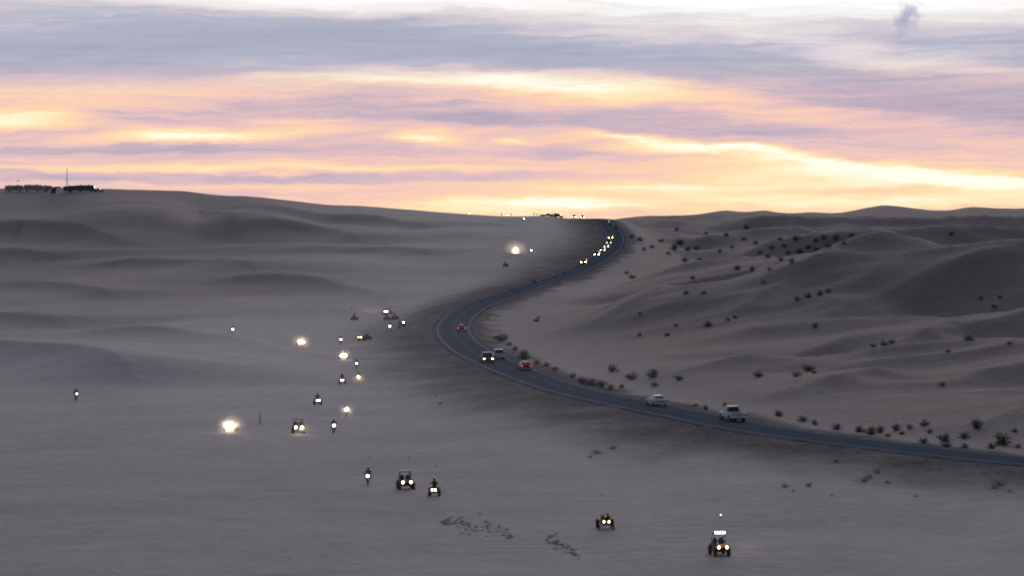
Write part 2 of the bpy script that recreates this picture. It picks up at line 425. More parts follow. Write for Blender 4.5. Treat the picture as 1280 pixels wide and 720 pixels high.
HALF = 4.4        # half width of the asphalt
def ground_h(x, y, masks=False):
    x = np.asarray(x, float); y = np.asarray(y, float)
    h = base_h(x, y)
    yc = y / KD
    r = np.sqrt(x * x + yc * yc); az = np.arctan2(x, yc)
    D, H, S = road_dist(x, y)
    bumps = np.zeros(x.shape)
    keep_r = sstep(9, 48, S); keep_l = sstep(-12, -70, S)
    for Q, w, N, L, wind, sd in DUNES:
        lo = Q.min(0) - 3.2 * wind; hi = Q.max(0) + 3.2 * wind
        mk = (x > lo[0]) & (x < hi[0]) & (y > lo[1]) & (y < hi[1])
        if not mk.any(): continue
        X = x[mk]; Y = y[mk]; val = np.zeros(X.size)
        for i in range(0, X.size, 60000):
            xs = X[i:i + 60000, None] - Q[None, :, 0]; ys = Y[i:i + 60000, None] - Q[None, :, 1]
            d2 = xs * xs + ys * ys; j = d2.argmin(1); k = np.arange(len(j))
            ox, oy = xs[k, j], ys[k, j]
            Tx, Ty = N[:, 1], -N[:, 0]
            al = ox * Tx[j] + oy * Ty[j]
            fw = np.where((Q[np.minimum(j + 1, len(Q) - 1)] - Q[j])[:, 0] * Tx[j] + (Q[np.minimum(j + 1, len(Q) - 1)] - Q[j])[:, 1] * Ty[j] >= 0, 1, -1)
            jn = np.clip(j + np.sign(al).astype(int) * fw, 0, len(Q) - 1)
            sx, sy = Q[jn, 0] - Q[j, 0], Q[jn, 1] - Q[j, 1]; sl = sx * sx + sy * sy
            f = np.where(sl > 0, np.clip((ox * sx + oy * sy) / np.maximum(sl, 1e-9), 0, 1), 0)
            ex, ey = ox - f * sx, oy - f * sy
            dd = np.sqrt(ex * ex + ey * ey)
            nx_ = N[j, 0] * (1 - f) + N[jn, 0] * f; ny_ = N[j, 1] * (1 - f) + N[jn, 1] * f
            s = ex * nx_ + ey * ny_
            wj = w[j] * (1 - f) + w[jn] * f
            sg = np.sign(s)
            q = np.where(sg > 0, dd / (L[j] * (1 - f) + L[jn] * f), dd / wind)
            prof = np.where(sg > 0, np.exp(-(q * 1.4) ** 1.12), np.exp(-(q * 1.3) ** 1.35))
            val[i:i + 60000] = wj * prof
        t = np.zeros(x.shape); t[mk] = val
        bumps += t * (keep_r if sd > 0 else keep_l)
    right = sstep(R(-2), R(6), az - 0.0) * sstep(130, 200, r)
    rightroad = sstep(8, 60, S)
    leftslope = sstep(240, 330, r) * sstep(-10, -60, S)
    crest = 1 - sstep(540, 600, r) * (1 - sstep(760, 900, r)) * (1 - sstep(R(4), R(6), az)) * 0.85
    crest *= 1 - 0.8 * sstep(820, 930, r) * (1 - sstep(1100, 1300, r))
    ca, sa = math.cos(R(38)), math.sin(R(38))
    xr = x * ca + y * sa; yr = -x * sa + y * ca
    n1 = perlin(xr / 110 + 3.1, yr / 52 + 1.7)
    rid = 1 - np.abs(perlin(xr / 90 + 11.3, yr / 40 + 5.2)) * 2.2
    n2 = perlin(xr / 38 + 7.7, yr / 19 + 2.2)
    h = h + bumps
    h = h + right * rightroad * crest * (2.4 * n1 + 1.5 * rid * sstep(160, 260, r) - 0.8 + 0.9 * n2 + 1.3 * (1 - np.abs(perlin(xr / 34 + 1.3, yr / 17 + 9.2)) * 2.4) * sstep(.1, .5, n1 + .35))
    h = h + leftslope * crest * (2.6 * perlin(x / 90 + 4, y / 110) + 0.8 * perlin(x / 34, y / 45 + 8))
    h = h + (0.22 * perlin(x / 18, y / 20) + 0.07 * perlin(x / 5.1, y / 6.3)) * np.clip(sstep(60, 100, r), 0.15, 1)
    far = sstep(1500, 2400, r)
    h = h + far * 5.0 * perlin(x / 420, y / 300) * 0.6
    back = sstep(R(40), R(70), np.abs(az)) * (1 - far)
    h = h + back * (2.2 * perlin(x / 60, y / 40) + 1.0 * rid)
    # the dune the photograph was taken from: a long crest running left and right of the eye
    rr_ = np.sqrt(x * x + y * y)
    cr = -1.75 - 0.016 * np.abs(x) - np.where(y > 0, 0.62 * (np.sqrt(np.maximum(y - 0.4, 0) ** 2 + 4.0) - 2.0), 0.16 * np.abs(y))
    cr = cr + 0.12 * perlin(x / 6, y / 6)
    k = 1.2
    h = np.where(cr - h > -12, np.logaddexp(h / k, cr / k) * k, h)
    # road bed and its banks
    outer = np.where(S < 0, 13.0, 24.0)
    t = sstep(HALF + 0.9, 1.0, D) * 0
    b = 1 - sstep(0, 1, (D - (HALF + 1.0)) / (outer - HALF - 1.0))
    bed = np.where(D < HALF + 0.6, H - 0.10, H - 0.10 - 0.05 * (D - HALF - 0.6))
    h = h * (1 - b) + bed * b
    if masks:
        g = np.where(D < 900, 1 - sstep(HALF + 1.0, np.where(S < 0, 30.0, 11.0), D + 5.0 * perlin(x / 9 + 3, y / 12) + 1.5 * perlin(x / 2.5, y / 2.2)), 0)
        pale = sstep(-22.0, -27.2, base_h(x, y)) * (1 - sstep(-6, 4, S)) * (1 - sstep(240, 380, r + 25 * perlin(x / 40, y / 90)) * 0.8)
        cen = sstep(R(-14), R(-4), az) * sstep(260, 330, r) * (1 - sstep(-6, 4, S)) * (1 - sstep(R(3.5), R(5.5), az)) * .8  # carries the same painted-in brightness up the middle slope
        pale = np.maximum(pale, cen)
        return h, g, pale, sstep(4, 40, S)
    return h
def hit(u, v): return hit_base(u, v, ground_h)

# ------------------------------------------------------------------ materials
MATS = {}
def new_mat(name):
    m = bpy.data.materials.new(name); m.use_nodes = True
    MATS[name] = m
    return m, NT(m.node_tree)
def finish(t, bsdf, disp=None):
    o = t.n('ShaderNodeOutputMaterial'); t.lk(bsdf, o.inputs['Surface'])
def bump(t, h, dist, strength=1.0):
    b = t.n('ShaderNodeBump'); t.lk(h, b.inputs['Height']); b.inputs['Distance'].default_value = dist; b.inputs['Strength'].default_value = strength
    return b.outputs[0]
def simple(name, col, rough=0.5, metal=0.0, vary=0.12, scale=6.0, dirt=0.0, coat=0.0, spec=0.5):
    m, t = new_mat(name)
    tc = t.n('ShaderNodeTexCoord').outputs['Object']
    n = t.noise(tc, scale, 4, 0.6)
    a = tuple(c * (1 - vary) for c in col); b = tuple(min(1, c * (1 + vary)) for c in col)
    c = t.mix(n, a, b)
    if dirt > 0:   # sand dust caught on the surface
        n2 = t.noise(tc, scale * 0.5, 5, 0.65)
        c = t.mix(t.m('MULTIPLY', t.mr(n2, 0.35, 0.7), dirt), c, (0.30, 0.25, 0.20))
    p = t.n('ShaderNodeBsdfPrincipled'); t.lk(c, p.inputs['Base Color'])
    t.put(p.inputs['Roughness'], t.mr(n, 0.2, 0.8, max(0.05, rough - 0.08), min(1, rough + 0.1), False))
    p.inputs['Metallic'].default_value = metal; p.inputs['Coat Weight'].default_value = coat
    p.inputs['Specular IOR Level'].default_value = spec
    finish(t, p.outputs[0])
    return m
def lamp(name, col, strength, base=(.8, .8, .8)):
    m, t = new_mat(name)
    tc = t.n('ShaderNodeTexCoord').outputs['Object']
    n = t.noise(tc, 8.0, 2)
    p = t.n('ShaderNodeBsdfPrincipled'); p.inputs['Base Color'].default_value = (*base, 1)
    p.inputs['Emission Color'].default_value = (*col, 1)
    t.put(p.inputs['Emission Strength'], t.mr(n, 0.2, 0.8, strength * 0.85, strength * 1.15, False))
    p.inputs['Roughness'].default_value = 0.2
    finish(t, p.outputs[0])
    return m

# sand, with darker gravelly soil where the road banks were built up
m, t = new_mat('sand')
geo = t.n('ShaderNodeNewGeometry').outputs['Position']
n_big = t.noise(geo, 0.018, 5, 0.55)
n_mid = t.noise(geo, 0.35, 4, 0.6)
n_fin = t.noise(geo, 2.6, 4, 0.7)
n_grn = t.noise(geo, 14.0, 3, 0.7)
c = t.mix(t.mr(n_big, 0.3, 0.7), (.220, .181, .157), (.270, .222, .193))
atb = t.n('ShaderNodeAttribute'); atb.attribute_name = 'brown'      # the vegetated dunes past the highway are browner
c = t.mix(t.m('MULTIPLY', atb.outputs['Fac'], t.mr(t.noise(geo, 0.022, 4, 0.6), 0.3, 0.65, 0.55, 1.0)), c, (.208, .163, .137))
atp = t.n('ShaderNodeAttribute'); atp.attribute_name = 'pale'      # paler flat sand, with the brightness of lit dust haze put into its colour
c = t.mix(t.m('MULTIPLY', atp.outputs['Fac'], t.mr(t.noise(geo, 0.05, 4, 0.6), 0.25, 0.6, 0.6, 1.0)), c, (.388, .337, .308))
c = t.mix(t.m('MULTIPLY', t.mr(n_mid, 0.35, 0.75), 0.22), c, (.20, .17, .148))
c = t.mix(t.m('MULTIPLY', t.mr(n_fin, 0.45, 0.8), 0.30), c, (.360, .318, .288))
c = t.mix(t.m('MULTIPLY', t.mr(n_grn, 0.5, 0.8), 0.55), c, (.210, .170, .140))
# criss-crossing wheel tracks pressed into the flats
def tracks(ang, sc, seed):
    mp = t.n('ShaderNodeMapping'); t.lk(geo, mp.inputs['Vector'])
    mp.inputs['Rotation'].default_value = (0, 0, R(ang)); mp.inputs['Location'].default_value = (seed, seed * 2, 0)
    w = t.n('ShaderNodeTexWave'); w.wave_type = 'BANDS'; w.bands_direction = 'X'
    t.lk(mp.outputs[0], w.inputs['Vector']); w.inputs['Scale'].default_value = sc; w.inputs['Distortion'].default_value = 14.0
    w.inputs['Detail'].default_value = 2.0; w.inputs['Detail Scale'].default_value = 0.12
    return t.mr(w.outputs['Fac'], 0.90, 0.99)
trk = t.m('MAXIMUM', tracks(64, 0.040, 3.0), t.m('MAXIMUM', tracks(102, 0.034, 11.0), tracks(83, 0.05, 23.0)))
trk = t.m('MULTIPLY', trk, t.mr(t.noise(geo, 0.03, 3), 0.42, 0.62))
c = t.mix(t.m('MULTIPLY', trk, 0.14), c, (.25, .20, .165))
grain = t.noise(geo, 0.7, 10, 0.86)
c = t.mix(1.0, c, t.mr(grain, 0.25, 0.75, 0.62, 1.38, False), 'MULTIPLY')
att = t.n('ShaderNodeAttribute'); att.attribute_name = 'gravel'
gn = t.noise(geo, 1.1, 5, 0.7)
grav = t.mix(t.mr(gn, 0.3, 0.7), (.080, .070, .064), (.185, .160, .142))
gm = t.m('MULTIPLY', att.outputs['Fac'], t.mr(t.noise(geo, 0.12, 4, 0.6), 0.25, 0.6, 0.72, 1.0))
churn = t.noise(geo, 1.1, 6, 0.78)
hgt = t.m('ADD', t.m('MULTIPLY', n_mid, 0.35), t.m('ADD', t.m('MULTIPLY', churn, 0.9), t.m('MULTIPLY', trk, -0.25)))
p = t.n('ShaderNodeBsdfPrincipled'); t.lk(c, p.inputs['Base Color']); p.inputs['Roughness'].default_value = 0.95
p.inputs['Specular IOR Level'].default_value = 0.05
bn = bump(t, hgt, 0.35, 0.7); t.lk(bn, p.inputs['Normal'])
pg = t.n('ShaderNodeBsdfDiffuse'); t.lk(grav, pg.inputs['Color']); t.lk(bn, pg.inputs['Normal'])      # matt, stony
mx = t.n('ShaderNodeMixShader'); t.lk(gm, mx.inputs[0]); t.lk(p.outputs[0], mx.inputs[1]); t.lk(pg.outputs[0], mx.inputs[2])
finish(t, mx.outputs[0])

m, t = new_mat('asphalt')
geo = t.n('ShaderNodeNewGeometry').outputs['Position']
na = t.noise(geo, 0.20, 4, 0.6); nb = t.noise(geo, 5.0, 4, 0.7)
c = t.mix(na, (.090, .102, .124), (.130, .144, .168)); c = t.mix(t.m('MULTIPLY', t.mr(nb, 0.4, 0.8), 0.4), c, (.125, .122, .12))
att = t.n('ShaderNodeAttribute'); att.attribute_name = 'edge'
drift = t.m('MULTIPLY', att.outputs['Fac'], t.mr(t.noise(geo, 0.25, 4, 0.65), 0.42, 0.62))
c = t.mix(t.m('MULTIPLY', drift, 0.75), c, (.27, .225, .19))
p = t.n('ShaderNodeBsdfDiffuse'); t.lk(c, p.inputs['Color']); p.inputs['Roughness'].default_value = 0.5
t.lk(bump(t, nb, 0.01), p.inputs['Normal'])
finish(t, p.outputs[0])
def paint(name, col):
    m, t = new_mat(name)
    geo = t.n('ShaderNodeNewGeometry').outputs['Position']
    w = t.mr(t.noise(geo, 1.3, 5, 0.7), 0.35, 0.7)
    c = t.mix(t.m('ADD', t.m('MULTIPLY', w, 0.5), .25), col, (.10, .10, .105))
    p = t.n('ShaderNodeBsdfDiffuse'); t.lk(c, p.inputs['Color'])
    finish(t, p.outputs[0])
paint('white_line', (.70, .70, .70)); paint('yellow_line', (.38, .28, .08))

# ------------------------------------------------------------------ mesh helpers
def link(o, parent=None):
    COL.objects.link(o)
    if parent is not None: o.parent = parent
    return o
def mesh_from(name, verts, faces, smooth=False):
    me = bpy.data.meshes.new(name); me.from_pydata([tuple(v) for v in verts], [], faces)
    if smooth: me.polygons.foreach_set('use_smooth', [True] * len(me.polygons))
    me.update(); return me

# ------------------------------------------------------------------ ground: one polar sheet round the eye, fine where the view falls
fine_az = np.radians(np.arange(-12.0, 12.0001, 0.028))
coarse = np.radians(np.arange(13.5, 346.6, 1.5))
AZ = np.r_[fine_az, coarse]
RR = np.r_[np.array([0.25, 1, 2, 3, 4.5]), np.geomspace(6, 200, 60), np.geomspace(203, 3500, 640), np.geomspace(3600, 6000, 14)]
na_, nr_ = len(AZ), len(RR)
gx = np.sin(AZ)[None, :] * RR[:, None]; gy = np.cos(AZ)[None, :] * RR[:, None]
gh, gg, gp, gb = ground_h(gx, gy, masks=True)
co = np.stack([gx, gy, gh + CAMZ], -1).reshape(-1, 3).astype(np.float32)
ii = np.arange(nr_ - 1)[:, None] * na_; jj = np.arange(na_)[None, :]; j2 = (jj + 1) % na_
quads = np.stack([ii + jj, ii + j2, ii + na_ + j2, ii + na_ + jj], -1).reshape(-1, 4)[:, ::-1]
me = bpy.data.meshes.new('ground')
me.vertices.add(len(co) + 1)
allco = np.vstack([co, [[0, 0, CAMZ - 1.75]]]).astype(np.float32)
# centre cap as triangles
capt = np.stack([np.full(na_, len(co)), (np.arange(na_) + 1) % na_, np.arange(na_)], -1)
me.vertices.foreach_set('co', allco.ravel())
nl = quads.size + capt.size
me.loops.add(nl); me.loops.foreach_set('vertex_index', np.r_[quads.ravel(), capt.ravel()].astype(np.int32))
npoly = len(quads) + len(capt)
me.polygons.add(npoly)
me.polygons.foreach_set('loop_start', np.r_[np.arange(len(quads)) * 4, quads.size + np.arange(len(capt)) * 3].astype(np.int32))
me.polygons.foreach_set('use_smooth', np.ones(npoly, bool))
me.update(calc_edges=True); me.validate()
at = me.attributes.new('gravel', 'FLOAT', 'POINT')
at.data.foreach_set('value', np.r_[gg.ravel(), 0].astype(np.float32))
at = me.attributes.new('pale', 'FLOAT', 'POINT')
at.data.foreach_set('value', np.r_[gp.ravel(), 0].astype(np.float32))
at = me.attributes.new('brown', 'FLOAT', 'POINT')
at.data.foreach_set('value', np.r_[gb.ravel(), 0].astype(np.float32))
me.materials.append(MATS['sand'])
ground = link(bpy.data.objects.new('ground', me)); ground['kind'] = 'structure'
ground['label'] = 'pale grey sand dunes and flats at dusk'

# ------------------------------------------------------------------ highway
def ribbon(name, offs, zs, mat, i0=0, i1=None, step=1, edge=None):
    C = RC[i0:i1:step]; N = RN[i0:i1:step]
    V = []; n = len(offs)
    for c, nn in zip(C, N):
        for o, z in zip(offs, zs): V.append((c[0] + nn[0] * o, c[1] + nn[1] * o, c[2] + CAMZ + z))
    Fc = [(i * n + k, i * n + k + 1, (i + 1) * n + k + 1, (i + 1) * n + k) for i in range(len(C) - 1) for k in range(n - 1)]
    me = mesh_from(name, V, Fc, True); me.materials.append(MATS[mat])
    if edge:
        a = me.attributes.new('edge', 'FLOAT', 'POINT'); a.data.foreach_set('value', np.tile(edge, len(C)).astype(np.float32))
    return me
road = link(bpy.data.objects.new('road', ribbon('road', [-HALF - .25, -HALF, -3.6, -1.8, 0, 1.8, 3.6, HALF, HALF + .25], [-.35, .0, .03, .06, .08, .06, .03, .0, -.35], 'asphalt', edge=[1, 1, .35, 0, 0, 0, .35, 1, 1])))
road['kind'] = 'structure'; road['label'] = 'two lane asphalt highway curving through the dunes'
def crown(o): return .08 - abs(o) / 3.6 * .05 if abs(o) < 3.6 else .03 - (abs(o) - 3.6) / (HALF - 3.6) * .03
for nm, o, w, mt in (('edge_line', -3.35, .13, 'white_line'), ('edge_line', 3.35, .13, 'white_line'), ('centre_line', -.14, .09, 'yellow_line'), ('centre_line', .14, .09, 'yellow_line')):
    link(bpy.data.objects.new(nm, ribbon(nm, [o - w / 2, o + w / 2], [crown(o - w / 2) + .012, crown(o + w / 2) + .012], mt)), road)

# ------------------------------------------------------------------ object materials
simple('paint_white', (.62, .64, .68), .55, 0, .04, 3, .25, 0, .25)
simple('paint_silver', (.46, .49, .54), .55, 0, .05, 3, .25, 0, .25)
simple('paint_grey', (.20, .21, .23), .55, 0, .08, 3, .3, 0, .25)
simple('paint_red', (.24, .03, .03), .55, 0, .10, 3, .25, 0, .25)
simple('paint_maroon', (.16, .02, .022), .55, 0, .10, 3, .25, 0, .25)
simple('paint_black', (.018, .018, .020), .55, 0, .15, 3, .35, 0, .25)
simple('paint_blue', (.05, .09, .24), .55, 0, .10, 3, .25, 0, .25)
simple('paint_tan', (.38, .31, .22), .55, 0, .08, 3, .3, 0, .25)
simple('plastic_orange', (.22, .07, .02), .65, 0, .12, 4, .4, 0, .2)
simple('plastic_red', (.17, .022, .018), .65, 0, .12, 4, .4, 0, .2)
simple('plastic_green', (.05, .13, .03), .65, 0, .12, 4, .4, 0, .2)
simple('plastic_blue', (.02, .04, .12), .65, 0, .12, 4, .4, 0, .2)
simple('plastic_white', (.30, .30, .30), .7, 0, .06, 4, .4, 0, .2)
simple('plastic_black', (.022, .022, .024), .65, 0, .2, 4, .5, 0, .2)
simple('frame_steel', (.05, .05, .055), .45, .5, .2, 8, .4)
simple('alloy', (.45, .45, .47), .35, .9, .1, 8, .35)
simple('rubber', (.018, .018, .019), .88, 0, .2, 10, .55)
simple('glass_dark', (.012, .014, .018), .08, 0, .1, 2, .12, 0, .6)
simple('seat_vinyl', (.03, .03, .033), .6, 0, .2, 8, .3)
simple('lens_clear', (.55, .56, .58), .15, 0, .05, 8, .1)
simple('lens_red', (.28, .012, .012), .2, 0, .1, 8, .1)
simple('chrome', (.60, .60, .62), .18, 1.0, .05, 6, .2)
simple('plate', (.62, .62, .58), .5, 0, .1, 12, .2)
simple('flag_orange', (.62, .17, .03), .8, 0, .15, 6)
simple('flag_red', (.45, .03, .03), .8, 0, .15, 6)
simple('flag_yellow', (.62, .46, .05), .8, 0, .15, 6)
simple('whip_pole', (.55, .55, .55), .5, 0, .1, 6)
simple('canvas_tan', (.36, .31, .25), .85, 0, .12, 4)
simple('canvas_white', (.68, .67, .64), .8, 0, .06, 4)
simple('rv_white', (.76, .77, .78), .8, 0, .05, 2, .15, 0, .15)
simple('rv_stripe', (.10, .12, .20), .5, 0, .1, 3, .2)
simple('galvanised', (.32, .33, .34), .5, .7, .12, 8, .2)
simple('wood_post', (.12, .085, .06), .85, 0, .25, 12, .2)
simple('cloth_dark', (.035, .036, .042), .85, 0, .25, 14, .25)
simple('cloth_red', (.26, .03, .03), .85, 0, .2, 14, .2)
simple('cloth_blue', (.05, .08, .20), .85, 0, .2, 14, .2)
simple('cloth_pale', (.45, .43, .40), .85, 0, .15, 14, .2)
simple('helmet_shell', (.10, .10, .11), .25, 0, .15, 6, .2, .6)
simple('skin', (.42, .26, .19), .6, 0, .08, 14)
simple('stem_bark', (.07, .055, .045), .9, 0, .25, 18)
def leafmat(name, a, b):
    m, t = new_mat(name)
    geo = t.n('ShaderNodeNewGeometry')
    oi = t.n('ShaderNodeObjectInfo')
    n = t.noise(geo.outputs['Position'], 3.0, 4, 0.65)
    rnd = t.m('ADD', t.m('MULTIPLY', n, 0.6), t.m('MULTIPLY', oi.outputs['Random'], 0.4))
    c = t.mix(t.mr(rnd, 0.2, 0.8), a, b)
    p = t.n('ShaderNodeBsdfPrincipled'); t.lk(c, p.inputs['Base Color']); p.inputs['Roughness'].default_value = 0.75
    finish(t, p.outputs[0])
leafmat('leaf_creosote', (.055, .060, .034), (.105, .106, .064))
leafmat('leaf_grey', (.13, .115, .094), (.21, .185, .155))
leafmat('leaf_pale', (.30, .265, .235), (.42, .375, .335))
leafmat('leaf_dry', (.22, .195, .165), (.34, .30, .26))
lamp('lamp_warm', (1.0, .74, .38), 16)
lamp('lamp_warm_strong', (1.0, .80, .46), 40)
lamp('lamp_white_strong', (1.0, .92, .74), 140)
lamp('lamp_cool', (.86, .95, 1.0), 60)
lamp('lamp_amber', (1.0, .62, .22), 12)
lamp('lamp_tail', (1.0, .07, .05), 2.4, (.4, .02, .02))
lamp('lamp_whip', (1.0, .75, .62), 7)
lamp('lamp_far', (1.0, .88, .68), 40)

# ------------------------------------------------------------------ shape helpers (x forward, y left, z up)
def box(bm, c, s, bev=0.0, rot=None):
    r = bmesh.ops.create_cube(bm, size=1.0)
    vs = r['verts']
    for v in vs: v.co = Vector((v.co.x * s[0], v.co.y * s[1], v.co.z * s[2]))
    if bev > 0:
        es = list({e for v in vs for e in v.link_edges})
        rb = bmesh.ops.bevel(bm, geom=es, offset=bev, segments=1, affect='EDGES')
        vs = list({v for f in rb['faces'] for v in f.verts} | {v for v in vs if v.is_valid})
    for v in vs:
        if rot is not None: v.co = rot @ v.co
        v.co += Vector(c)
    return vs
def tube(bm, pts, rad, n=6, cap=True):
    pts = [Vector(p) for p in pts]; rings = []
    rads = rad if isinstance(rad, (list, tuple)) else [rad] * len(pts)
    for i, p in enumerate(pts):
        d = (pts[min(i + 1, len(pts) - 1)] - pts[max(i - 1, 0)]).normalized()
        a = d.cross(Vector((0, 0, 1)));
        if a.length < 1e-3: a = d.cross(Vector((0, 1, 0)))
        a.normalize(); b = d.cross(a)
        rings.append([bm.verts.new(p + (a * math.cos(2 * math.pi * k / n) + b * math.sin(2 * math.pi * k / n)) * rads[i]) for k in range(n)])
    for r0, r1 in zip(rings, rings[1:]):
        for k in range(n): bm.faces.new((r0[k], r0[(k + 1) % n], r1[(k + 1) % n], r1[k]))
    if cap:
        bm.faces.new(rings[0][::-1]); bm.faces.new(rings[-1])
def hull(bm, secs):
    rings = [[bm.verts.new(p) for p in s] for s in secs]; n = len(rings[0])
    for r0, r1 in zip(rings, rings[1:]):
        for k in range(n): bm.faces.new((r0[k], r0[(k + 1) % n], r1[(k + 1) % n], r1[k]))
    bm.faces.new(rings[0][::-1]); bm.faces.new(rings[-1])
def plate(bm, pts, th):
    P = [Vector(p) for p in pts]
    nrm = (P[1] - P[0]).cross(P[2] - P[0]).normalized() * th
    a = [bm.verts.new(p) for p in P]; b = [bm.verts.new(p + nrm) for p in P]
    bm.faces.new(a[::-1]); bm.faces.new(b)
    for k in range(len(P)): bm.faces.new((a[k], a[(k + 1) % len(P)], b[(k + 1) % len(P)], b[k]))
def lathe_y(bm, prof, c, n=18):
    """prof: (radius, y offset) rings round the y axis"""
    rings = [[bm.verts.new((c[0] + r * math.cos(2 * math.pi * k / n), c[1] + y, c[2] + r * math.sin(2 * math.pi * k / n))) for k in range(n)] for r, y in prof]
    for r0, r1 in zip(rings, rings[1:]):
        for k in range(n): bm.faces.new((r0[k], r0[(k + 1) % n], r1[(k + 1) % n], r1[k]))
    bm.faces.new(rings[0][::-1]); bm.faces.new(rings[-1])
def M(name, fn, smooth=False):
    bm = bmesh.new(); fn(bm)
    bmesh.ops.recalc_face_normals(bm, faces=bm.faces)
    me = bpy.data.meshes.new(name); bm.to_mesh(me); bm.free()
    if smooth: me.polygons.foreach_set('use_smooth', [True] * len(me.polygons))
    me.materials.append(None)
    return me

# a prototype is a list of parts: (name, mesh, material key, index of its parent part or None)
PROTO = {}
class Kit:
    def __init__(self, kind): self.parts = []; PROTO[kind] = self.parts
    def add(self, name, fn, mat, parent=None, smooth=False):
        self.parts.append((name, M(name, fn, smooth), mat, parent)); return len(self.parts) - 1

def wheel(kit, x, y, r, w, knob=False, rim='alloy', lip=0.62):
    def ty(bm):
        lathe_y(bm, [(r * lip, -w * .42), (r * .93, -w * .5), (r, -w * .36), (r, w * .36), (r * .93, w * .5), (r * lip, w * .42)], (x, y, r), 20)
        if knob:
            for k in range(14):
                a = 2 * math.pi * k / 14
                rot = Matrix.Rotation(-a, 3, 'Y')
                box(bm, (x + math.cos(a) * r * .99, y, r + math.sin(a) * r * .99), (r * .10, w * .72, r * .13), 0, rot)
    i = kit.add('tyre', ty, 'rubber', None, True) if False else None
    wi = kit.add('wheel', lambda bm: lathe_y(bm, [(r * .30, -w * .44), (r * .32, w * .44)], (x, y, r), 10), 'frame_steel')
    kit.add('tyre', ty, 'rubber', wi)
    def rm(bm):
        lathe_y(bm, [(r * lip, -w * .36), (r * lip * .92, -w * .30), (r * lip * .92, w * .30), (r * lip, w * .36)], (x, y, r), 16)
        for k in range(5):
            a = 2 * math.pi * k / 5; sy = 1 if y > 0 else -1
            rot = Matrix.Rotation(-a, 3, 'Y')
            box(bm, (x + math.cos(a) * r * .34, y + sy * w * .38, r + math.sin(a) * r * .34), (r * .5, .02, r * .13), 0, rot)
    kit.add('rim', rm, rim, wi)
def roundlamp(x, y, z, r, d=.06, tilt=0.0):
    def f(bm):
        n = 12
        ring = lambda xx, rr: [bm.verts.new((xx, y + rr * math.cos(2 * math.pi * k / n), z + rr * math.sin(2 * math.pi * k / n))) for k in range(n)]
        a, b, c = ring(x - d, r * .6), ring(x, r), ring(x + d * .35, r * .7)
        for p, q in ((a, b), (b, c)):
            for k in range(n): bm.faces.new((p[k], p[(k + 1) % n], q[(k + 1) % n], q[k]))
        bm.faces.new(a[::-1]); bm.faces.new(c)
    return f
def whip(kit, x, y, z, h=2.4, flag='FLAG', lean=-.18):
    pi = kit.add('whip_antenna', lambda bm: tube(bm, [(x, y, z), (x + lean * .3, y, z + h * .5), (x + lean, y, z + h)], [.012, .009, .006], 5), 'whip_pole')
    def fl(bm):
        V = []
        nx = 5
        for th in (-.004, .004):
            for i in range(nx + 1):
                t = i / nx
                xx = x + lean - .40 * t; yy = y + th + .035 * math.sin(t * 7)
                V.append((bm.verts.new((xx, yy, z + h - .02 - .06 * t)), bm.verts.new((xx + .015, yy, z + h - .30 + .05 * t))))
        n = nx + 1
        for i in range(nx):
            bm.faces.new((V[i][0], V[i + 1][0], V[i + 1][1], V[i][1])); j = i + n
            bm.faces.new((V[j][0], V[j][1], V[j + 1][1], V[j + 1][0]))
            bm.faces.new((V[i][0], V[j][0], V[j + 1][0], V[i + 1][0])); bm.faces.new((V[i][1], V[i + 1][1], V[j + 1][1], V[j][1]))
        bm.faces.new((V[0][0], V[0][1], V[n][1], V[n][0])); bm.faces.new((V[nx][0], V[nx + n][0], V[nx + n][1], V[nx][1]))
    kit.add('flag', fl, flag, pi)
def seat_fn(x, y, z, w=.46):
    def f(bm):
        box(bm, (x, y, z + .08), (.48, w, .16), .04)
        box(bm, (x - .27, y, z + .42), (.14, w, .66), .05, Matrix.Rotation(-.22, 3, 'Y'))
        box(bm, (x - .36, y, z + .80), (.12, w * .6, .18), .04)
    return f

